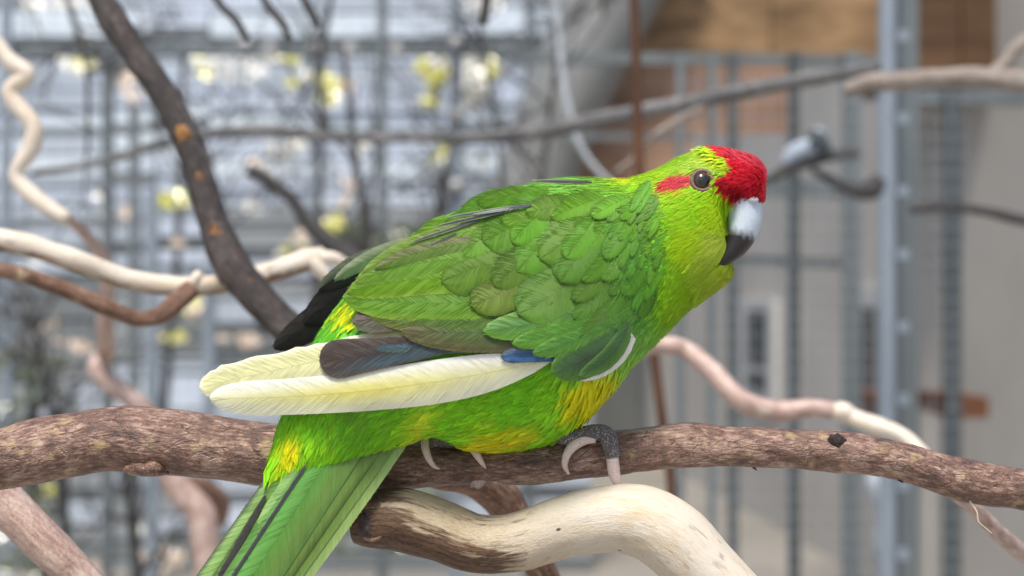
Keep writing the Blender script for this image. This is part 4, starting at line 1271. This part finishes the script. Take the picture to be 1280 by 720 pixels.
placed = []
tries = 0
while tries < 9000 and len(placed) < 260:
    tries += 1
    x, y = rng.uniform(470, 825), rng.uniform(225, 432)
    if not inpoly(np.array(x), np.array(y), WPOLY):
        continue
    an, Ln, Wd = flow(x, y)
    if (y < 262 and x > 600) or (y < 318 and x > 690 and Wd > 40) or (y < 300 and x > 715 and Wd > 26):
        continue
    gsc = np.clip((Wd - 16) / 24, 0, 1)
    Ln, Wd = Ln * (1.05 + 0.10 * gsc), Wd * (1.08 + 0.16 * gsc)
    a_ = math.radians(an)
    d = np.array([-math.cos(a_), math.sin(a_)])
    good = True
    for (qx, qy, qd, qL, qW) in placed:
        v = np.array([x - qx, y - qy])
        al = abs(v @ d) / (0.40 * (Ln + qL) / 2)
        ac = abs(v[0] * d[1] - v[1] * d[0]) / (0.56 * (Wd + qW) / 2)
        if al * al + ac * ac < 1:
            good = False
            break
    if good:
        placed.append((x, y, d, Ln, Wd))
for (x, y, d, Ln, Wd) in placed:
    Ln *= rng.uniform(0.85, 1.2)
    Wd *= rng.uniform(0.8, 1.2)
    j = rng.normal(0, 0.10)
    d = np.array([d[0] * math.cos(j) - d[1] * math.sin(j), d[0] * math.sin(j) + d[1] * math.cos(j)])
    tip = np.array([x, y])
    base = tip - d * Ln
    c = idw(WCOL, np.array(x), np.array(y)) * np.array((0.85, 0.86, 0.46)) * rng.uniform(0.93, 1.07) + rng.normal(0, 3, 3)
    cen = None
    r_ = rng.random()
    if Wd > 24 and r_ < 0.4:
        cen = c * 0.80 + np.array((146, 140, 140)) * 0.24
    elif r_ < 0.6:
        cen = c * np.array((1.06, 1.07, 1.0))
    c = np.clip(c, 5, 250)
    sm = Wd < 21
    vane('covert_feather', WING, base, tip, Wd, c, lift=(4.5, 8.0 + rng.uniform(-1.5, 1.5)) if not sm else (3.5, 7 + rng.uniform(-1.5, 1.5)), tipr=rng.uniform(0.36, 0.5) if not sm else rng.uniform(0.6, 0.9), camber=0.045,
         edge=np.clip(c * 0.80, 0, 250), edge_w=0.06, centre=None if cen is None else np.clip(cen, 5, 250), up=c * 0.94, low=np.clip(c * 1.03, 0, 250), ragged=0.08, bend=rng.normal(0, 0.035), barbs=1.9, fray=5.0, bj=0.06)
# dark slit of loose grey feathers along the upper edge of the wing
for (bx, by, tx, ty, wd_, c) in ((664, 256, 556, 272, 9, (92, 96, 104)), (640, 262, 540, 284, 8, (70, 72, 80)), (655, 258, 590, 268, 6, (150, 154, 160)), (600, 274, 510, 304, 8, (84, 86, 88)), (740, 228, 664, 226, 9, (92, 94, 92)), (570, 292, 490, 330, 7, (70, 74, 70))):
    vane('covert_feather', WING, (bx, by), (tx, ty), wd_ * 0.6, c, lift=(11, 15), tipr=0.6, camber=0.05, cols=5, edge=(150, 170, 120))

# far wing: dark primaries behind the rump
farh = lambda x, y: -46 + (x - 400) * 0.05 + 0 * y
FARW = mk('wing', B(np.array([(500, 318, -40), (560, 300, -30), (570, 340, -30), (480, 380, -44), (420, 420, -50), (440, 352, -46.0)])), [(0, 1, 2, 3), (0, 3, 4, 5)], M['feather'], BIRD,
          col=np.tile(lin((24, 22, 20)), (6, 1)), fuv=np.zeros((6, 3)), smooth=False)
for (bs, tp_, wd_, c, up_, lf, bn) in (((500, 322), (342, 436), 46, (20, 17, 14), (40, 36, 32), -3, -0.02), ((520, 320), (380, 404), 52, (14, 12, 11), (30, 28, 26), 0, 0.04), ((530, 310), (398, 362), 34, (22, 22, 20), (96, 106, 86), 3, 0.06), ((540, 300), (418, 350), 22, (100, 128, 84), (150, 160, 130), 5, 0.06)):
    vane('flight_feather', FARW, bs, tp_, wd_, c, lift=(lf, lf), hfn=farh, up=up_, tipr=0.55, bend=bn, camber=0.04, rows=11)

# ---- tail
tailh = lambda x, y: 50 + (y - 560) * 0.10 - (x - 400) * 0.02
TAIL = mk('tail', B(np.array([(360, 540, 44), (520, 520, 40), (505, 560, 46), (430, 600, 46), (350, 592, 48.0)])), [(0, 1, 2, 3), (0, 3, 4)], M['tailf'], BIRD, col=np.tile(lin((60, 96, 40)), (5, 1)), fuv=np.zeros((5, 3)), smooth=False)
tl = lambda *a_, **k_: vane('tail_feather', TAIL, *a_, hfn=tailh, mat='tailf', rows=14, tipr=0.12, baser=0.03, camber=0.06, **k_)
tl((514, 518), (308, 800), 34, (124, 160, 80), lift=(0, 0), bend=-0.012, low=(150, 180, 104), up=(104, 138, 68), edge=(166, 192, 120), edge_w=0.06)
tl((498, 520), (288, 812), 40, (104, 134, 62), lift=(3, 3), low=(112, 144, 68), up=(96, 124, 56), edge=(124, 154, 80), edge_w=0.04)
tl((478, 522), (266, 826), 44, (102, 132, 60), lift=(6, 6), low=(112, 142, 68), up=(98, 138, 60), edge=(78, 104, 48), edge_w=0.04)
tl((388, 545), (204, 806), 32, (138, 182, 100), lift=(-2, -2), low=(120, 160, 84), up=(156, 192, 116), edge=(76, 84, 72), edge_w=0.05)
tl((404, 535), (224, 820), 36, (100, 148, 58), lift=(4, 4), low=(104, 140, 70), up=(112, 160, 66), edge=(90, 110, 68), edge_w=0.04)
tl((446, 520), (240, 838), 64, (92, 148, 62), lift=(9, 9), low=(108, 140, 66), up=(112, 178, 88), edge=(92, 132, 64), edge_w=0.03)
# dark shaft along the widest feather, pale sliver and dark notch on the outermost
vane('tail_feather', TAIL, (404, 548), (214, 838), 4.2, (74, 72, 78), lift=(13, 13), hfn=tailh, mat='tailf', rows=12, tipr=0.1, baser=0.05, camber=0.1)
vane('tail_feather', TAIL, (398, 556), (322, 658), 20, (150, 190, 112), lift=(9, 9), hfn=tailh, mat='tailf', rows=10, tipr=0.5, baser=0.1, camber=0.06, low=(134, 176, 98))
vane('tail_feather', TAIL, (332, 620), (268, 734), 8, (66, 64, 62), lift=(7.5, 7.5), hfn=tailh, mat='tailf', rows=10, tipr=0.2, baser=0.4, camber=0.05)

# ---- contour plumage: thousands of small feathers in one part
EYE = np.array([878, 225.5])
MOUTH = [(906, 252), (955, 250), (956, 300), (930, 322), (905, 330), (890, 335), (893, 322), (902, 305), (906, 280)]
NECKW = [(772, 276), (745, 262), (700, 258), (640, 262), (580, 280), (500, 318), (440, 362), (560, 372), (640, 420), (735, 440), (768, 420), (780, 385), (782, 330)]


def plumes(n, seed, barbs=False):
    r = np.random.default_rng(seed)
    # sample by area
    cand = n * 6
    s_ = r.uniform(0, NS - 1, cand)
    t_ = r.uniform(-math.pi, math.pi, cand)
    e = 0.4
    P0 = body_pt(s_, t_)
    ds = (body_pt(np.minimum(s_ + e, NS - 1), t_) - body_pt(s_ - e, t_)) / (2 * e)
    dt = (body_pt(s_, t_ + 0.01) - body_pt(s_, t_ - 0.01)) / 0.02
    area = np.linalg.norm(np.cross(ds, dt), axis=1)
    x, y = P0[:, 0], P0[:, 1]
    head = np.clip((x - 790) / 60, 0, 1)
    dens = (0.35 + 1.5 * head) * np.where(np.cos(t_) > -0.3, 1.0, 0.35) * (1 + 2.5 * (np.hypot(x - 908, y - 335) < 34))
    p = area * dens
    near = P0[:, 2] > 5
    bad = near & (np.hypot((x - EYE[0]) / 15.5, (y - EYE[1]) / 14) < 1)
    bad |= inpoly(x, y, MOUTH)
    bad |= near & inpoly(x, y, NECKW)
    bad |= near & inpoly(x, y, [(470, 395), (250, 480), (260, 515), (560, 480), (690, 452), (640, 425)]) & (r.random(cand) < 0.5)
    p[bad] = 0
    p /= p.sum()
    k = r.choice(cand, n, replace=False, p=p)
    s_, t_, ds, dt, x, y = s_[k], t_[k], ds[k], dt[k], x[k], y[k]
    head = np.clip((x - 790) / 60, 0, 1)
    neck = np.clip((x - 740) / 60, 0, 1) * (1 - head)
    belly = 1 - np.clip((x - 740) / 60, 0, 1)
    Ln = head * 15 + neck * 24 + belly * 40
    top_ = (y < 262) & (x < 780)
    Ln = np.where(top_, Ln * 1.1, Ln)
    Wd = head * 5.2 + neck * 9.0 + belly * 12
    Wd = np.where(top_, Wd * 0.6, Wd)
    beakd = np.hypot(x - 925, y - 260)
    f = np.clip((beakd - 20) / 50, 0.55, 1)
    Ln *= f
    Wd *= f
    Ln *= r.uniform(0.7, 1.25, n)
    Wd *= r.uniform(0.75, 1.2, n)
    lift = r.uniform(0.5, 2.2, n) + belly * r.uniform(0, 3.0, n)
    redm = inpoly(x, y, RED)
    lift = np.where(redm, lift + r.uniform(0, 6.5, n), lift)
    Ln = np.where(redm, Ln * 1.5, Ln)
    Wd = np.where(redm, Wd * 1.35, Wd)
    h0 = r.uniform(0.0, 1.5, n) + belly * 1.5
    sh_ = np.clip((x - 700) / 40, 0, 1) * np.clip((815 - x) / 30, 0, 1) * np.clip((y - 265) / 30, 0, 1)
    nk_ = np.clip((x - 806) / 10, 0, 1) * np.clip((856 - x) / 14, 0, 1) * np.clip((y - 250) / 20, 0, 1)
    lift = lift + sh_ * r.uniform(0, 6, n) + nk_ * r.uniform(0, 3.5, n)
    Ln = Ln * (1 + 0.35 * nk_ * r.random(n))
    Wd = Wd * (1 + 0.3 * nk_)
    ch_ = np.hypot(x - 908, y - 335) < 34
    Ln = np.where(ch_, Ln * 1.7, Ln)
    Wd = np.where(ch_, Wd * 1.3, Wd)
    lift = np.where(ch_, lift + r.uniform(0, 3.5, n), lift)
    if barbs:
        Ln *= np.where(belly > 0.5, 0.8, 0.9)
        Wd = np.full(n, 1.0) * (0.9 + 0.5 * belly)
        h0 += 1.8
        lift += 1.0
    rows, cols = (4, 3) if not barbs else (3, 2)
    nsl = np.linalg.norm(ds, axis=1)
    ntl = np.linalg.norm(dt, axis=1)
    skew = r.normal(0, 0.16, n) + belly * r.normal(0, 0.10, n) + sh_ * 0.6 * (np.cos(t_) > 0)
    # belly feathers on the near flank sweep down as well as back
    V = np.zeros((n, rows, cols, 3))
    FU = np.zeros((n, rows, cols, 3))
    seed_ = r.random(n) * 9
    profs = [0.55, 1.0, 0.85, 0.12] if not barbs else [1.0, 0.8, 0.1]
    for a_ in range(rows):
        t = a_ / (rows - 1)
        sa = s_ - Ln * t / np.maximum(nsl, 0.3)
        sa = np.maximum(sa, -7)
        ta = t_ + skew * Ln * t / np.maximum(ntl, 6)
        p0 = body_pt(sa, ta)
        d1 = body_pt(np.minimum(sa + e, NS - 1), ta) - body_pt(sa - e, ta)
        d2 = body_pt(sa, ta + 0.01) - body_pt(sa, ta - 0.01)
        nn = np.cross(d1, d2)
        nn /= np.linalg.norm(nn, axis=1)[:, None] + 1e-9
        cen = body_pt(sa, ta * 0 + 0.0)
        cen[:, 2] = SG[np.clip(sa.astype(int), 0, NS - 1), 4]
        sgn = np.sign(np.einsum('ij,ij->i', nn, p0 - cen))
        nn *= sgn[:, None]
        cr = d2 / (np.linalg.norm(d2, axis=1)[:, None] + 1e-9)
        for b_ in range(cols):
            u = -1 + 2 * b_ / (cols - 1)
            hh = h0 + lift * t + (0.10 * Wd * (1 - u * u))
            V[:, a_, b_] = p0 + cr * (u * profs[a_] * Wd / 2)[:, None] + nn * hh[:, None]
            FU[:, a_, b_, 0] = u * profs[a_] * Wd / 2
            FU[:, a_, b_, 1] = t * Ln
            FU[:, a_, b_, 2] = seed_
    pc = body_pt(np.maximum(s_ - 0.6 * Ln / np.maximum(nsl, 0.3), -6), t_ + skew * Ln * 0.6 / np.maximum(ntl, 6))
    jx = 1.6 + 2.0 * belly
    cs = body_col(pc[:, 0] + r.normal(0, 1, n) * jx, pc[:, 1] + r.normal(0, 1, n) * jx)
    cs = cs * r.uniform(0.87, 1.11, (n, 1)) + r.normal(0, 5, (n, 3))
    if barbs:
        cs = cs * 1.05 + 4
    cl = np.clip(lin(np.clip(cs, 4, 255)) * 1.28, 0, 0.88)
    C = np.repeat(cl[:, None, :], rows * cols, 1)
    i_, j_ = np.meshgrid(np.arange(rows - 1), np.arange(cols - 1), indexing='ij')
    A = (i_ * cols + j_).ravel()
    q = np.stack([A, A + 1, A + cols + 1, A + cols], 1)
    F = (q[None] + (np.arange(n) * rows * cols)[:, None, None]).reshape(-1, 4)
    return B(V.reshape(-1, 3)), F, C.reshape(-1, 3), FU.reshape(-1, 3)


V1, F1, C1, U1 = plumes(17000, 11)
V2, F2, C2, U2 = plumes(26000, 12, True)
kind(mk('plumage', np.vstack([V1, V2]), np.vstack([F1, F2 + len(V1)]), M['plume'], BIRD, col=np.vstack([C1, C2]), fuv=np.vstack([U1, U2])), 'stuff')

# ---- eye
def ellipsoid(c, rx, ry, rw, seg=24, rings=14):
    V, F = [], []
    for i in range(rings + 1):
        ph = math.pi * i / rings
        for j in range(seg):
            a_ = 2 * math.pi * j / seg
            V.append((c[0] + rx * math.sin(ph) * math.cos(a_), c[1] + ry * math.sin(ph) * math.sin(a_), c[2] + rw * math.cos(ph)))
    for i in range(rings):
        for j in range(seg):
            k_, l_ = i * seg + j, i * seg + (j + 1) % seg
            F.append((k_, k_ + seg, l_ + seg, l_))
    return np.array(V), F


ez = float(hq(HF, EYE[0], EYE[1]))
m_eye = NT('eye_glossy')
tcv = m_eye.n('ShaderNodeAttribute', attribute_name='fuv').outputs['Vector']
ln_ = m_eye.n('ShaderNodeVectorMath', operation='LENGTH')
m_eye.put(ln_.inputs[0], tcv)
ec = m_eye.ramp(ln_.outputs['Value'], [(0.0, (0.002, 0.002, 0.002, 1)), (0.56, (0.003, 0.003, 0.003, 1)), (0.62, (0.09, 0.03, 0.018, 1)), (0.9, (0.05, 0.02, 0.014, 1))])
m_eye.b.inputs['Coat Weight'].default_value = 1.0
m_eye.b.inputs['Coat Roughness'].default_value = 0.02
M['eye'] = m_eye.done(ec, 0.08, 0.8)
Ve, Fe = ellipsoid((EYE[0], EYE[1], ez - 2), 12, 11.5, 10)
fe = (Ve - np.array([EYE[0] + 1, EYE[1], 0])) / 12.0
fe[:, 2] = 0
EYEO = mk('eye', B(Ve), Fe, M['eye'], BIRD, fuv=fe)
skin = flat_noise_material('eye_skin', L4((112, 84, 76)), L4((150, 128, 120)), 1800, 0.6)
a_ = np.linspace(0, 2 * np.pi, 40, endpoint=True)
ring = np.stack([EYE[0] + 13.2 * np.cos(a_), EYE[1] + 12.4 * np.sin(a_), np.full(40, ez + 1.5)], -1)
ring[:, 2] = hq(HF, ring[:, 0], ring[:, 1]) * 0.5 + ez * 0.5 + 1.5
Vr, Fr, _r = tube_arrays(B(ring), np.full(40, 2.5 * PX), 10, amp=0.5 * PX, nscale=2500)
mk('eyelid', Vr, Fr, skin, EYEO)

# ---- beak
def loft_px(stn, n=26, seg=28, pw=1.0):
    G = interp_cat(np.array(stn, float), n)
    V = []
    for g in G:
        for j in range(seg):
            a_ = 2 * math.pi * j / seg
            sn, cs = math.sin(a_), math.cos(a_)
            V.append(((g[0] + g[2]) / 2 + (g[2] - g[0]) / 2 * sn, (g[1] + g[3]) / 2 + (g[3] - g[1]) / 2 * sn, g[4] + g[5] * math.copysign(abs(cs) ** pw, cs)))
    F = [(i * seg + j, (i + 1) * seg + j, (i + 1) * seg + (j + 1) % seg, i * seg + (j + 1) % seg) for i in range(n - 1) for j in range(seg)]
    F.append(tuple(range(seg)))
    F.append(tuple((n - 1) * seg + j for j in reversed(range(seg))))
    return np.array(V), F


Vk, Fk = loft_px([(903, 247, 950, 244, 16, 32), (906, 258, 953, 257, 17, 31), (908, 276, 952, 278, 19, 29), (905, 296, 944, 300, 22, 25), (898, 314, 931, 317, 25, 20), (890, 328, 913, 330, 28, 13), (885, 338, 895, 339, 31, 5)])
x, y = Vk[:, 0], Vk[:, 1]
edge_ = 286 + (x - 912) * 0.28 + 1.5 * np.sin(x * 0.9) + np.where(x > 940, -(940 - x) * 0.8, 0)
mdark = np.clip((y - edge_) / 12 + 0.5, 0, 1)
mdark = np.maximum(mdark, np.clip((911 - x) / 4, 0, 1) * np.clip((y - 262) / 10, 0, 1))
ck_ = lin((214, 228, 240))[None] * (1 - mdark[:, None]) + lin((48, 44, 46))[None] * mdark[:, None]
mb = np.clip((252 - y) / 5, 0, 1)[:, None]
ck_ = ck_ * (1 - mb) + lin((176, 178, 186)) * mb
s = NT('beak_horn')
bcol = s.n('ShaderNodeAttribute', attribute_name='Col').outputs['Color']
co = s.n('ShaderNodeTexCoord').outputs['Object']
nz = s.noise(s.mapv(co, (1, 1, 0.5)), 1600, 4, 0.6)
s.bump(nz, 0.25, 0.0003)
nz2 = s.noise(s.mapv(co, (1, 1, 0.16)), 2600, 5, 0.65)
M['beak'] = s.done(s.mix(0.8, bcol, s.ramp(s.math('ADD', s.math('MULTIPLY', nz, 0.5), s.math('MULTIPLY', nz2, 0.5)), [(0.36, grey(0.3)), (0.6, grey(0.62))]), 'SOFT_LIGHT'), 0.34, 0.5)
BEAK = mk('beak', B(Vk), Fk, M['beak'], BIRD, col=ck_)
Vm, Fm = loft_px([(892, 296, 912, 300, 16, 26), (888, 312, 910, 318, 18, 26), (885, 326, 905, 332, 20, 22), (882, 338, 896, 343, 22, 16), (880, 348, 888, 351, 24, 6)], 16, 20)
mk('lower_mandible', B(Vm), Fm, M['beak'], BEAK, col=np.tile(lin((40, 36, 36)), (len(Vm), 1)))
for (nx, ny) in ((917, 253), (928, 250), (940, 250)):
    Vn, Fn = ellipsoid((nx, ny, float(43)), 8.5, 5, 5, 14, 8)
    mk('nostril_bump', B(Vn), Fn, M['beak'], BEAK, col=np.tile(lin((204, 208, 216)), (len(Vn), 1)))

# ---- feet
s = NT('scaly_grey_skin')
co = s.n('ShaderNodeTexCoord').outputs['Object']
vo = s.n('ShaderNodeTexVoronoi', feature='DISTANCE_TO_EDGE')
s.put(vo.inputs['Vector'], co)
vo.inputs['Scale'].default_value = 1300
sc_ = s.ramp(vo.outputs[0], [(0.0, grey(0)), (0.22, grey(1))])
s.bump(sc_, 0.9, 0.0005)
M['foot'] = s.done(s.mix(sc_, L4((96, 90, 90)), s.ramp(s.noise(co, 700, 4, 0.6), [(0.35, L4((124, 120, 122))), (0.65, L4((178, 172, 174)))])), 0.45, 0.5)
M['claw'] = flat_noise_material('claw_horn', L4((206, 180, 172)), L4((232, 214, 208)), 1500, 0.4, 0.5)


def tube_px(name, pts, mat, parent, seg=16, per=8, amp=0.5):
    S = catmull(np.array(pts, float), per)
    V, F, rest = tube_arrays(B(S[:, :3]), S[:, 3] * PX, seg, amp * PX, 1800, random.random() * 40)
    return mk(name, V, F, mat, parent, rest=rest)


FOOT = tube_px('foot', [(694, 540, 10, 13), (716, 546, 12, 11.5), (742, 541, 14, 10.5), (757, 543, 17, 11), (763, 556, 22, 10.5), (766, 572, 23, 8.5)], M['foot'], BIRD)
tube_px('toe', [(700, 548, -6, 9), (716, 548, 2, 8), (724, 550, 10, 6)], M['foot'], FOOT)
tube_px('claw', [(765, 562, 22, 7.6), (766, 578, 23, 7.8), (768, 592, 22, 7.4), (772, 602, 19, 6), (774, 607, 16, 3)], M['claw'], FOOT, amp=0.3)
tube_px('claw', [(744, 549, 17, 5.0), (730, 550, 19, 6.4), (716, 558, 20, 6.6), (708, 570, 20, 5.0), (706, 582, 19, 3.6), (711, 593, 17, 1.4)], M['claw'], FOOT, amp=0.2)
FOOT2 = tube_px('foot', [(600, 540, -20, 13), (570, 548, -10, 11), (545, 550, -4, 9), (534, 556, 0, 6)], M['foot'], BIRD)
tube_px('claw', [(531, 550, 5, 5), (532, 562, 11, 5), (537, 575, 13, 4), (543, 583, 11, 2.6), (549, 586, 8, 1.2)], M['claw'], FOOT2, amp=0.2)
tube_px('claw', [(592, 562, 12, 5), (597, 570, 14, 4.6), (602, 578, 13, 3.2), (607, 585, 10, 1.2)], M['claw'], FOOT2, amp=0.2)
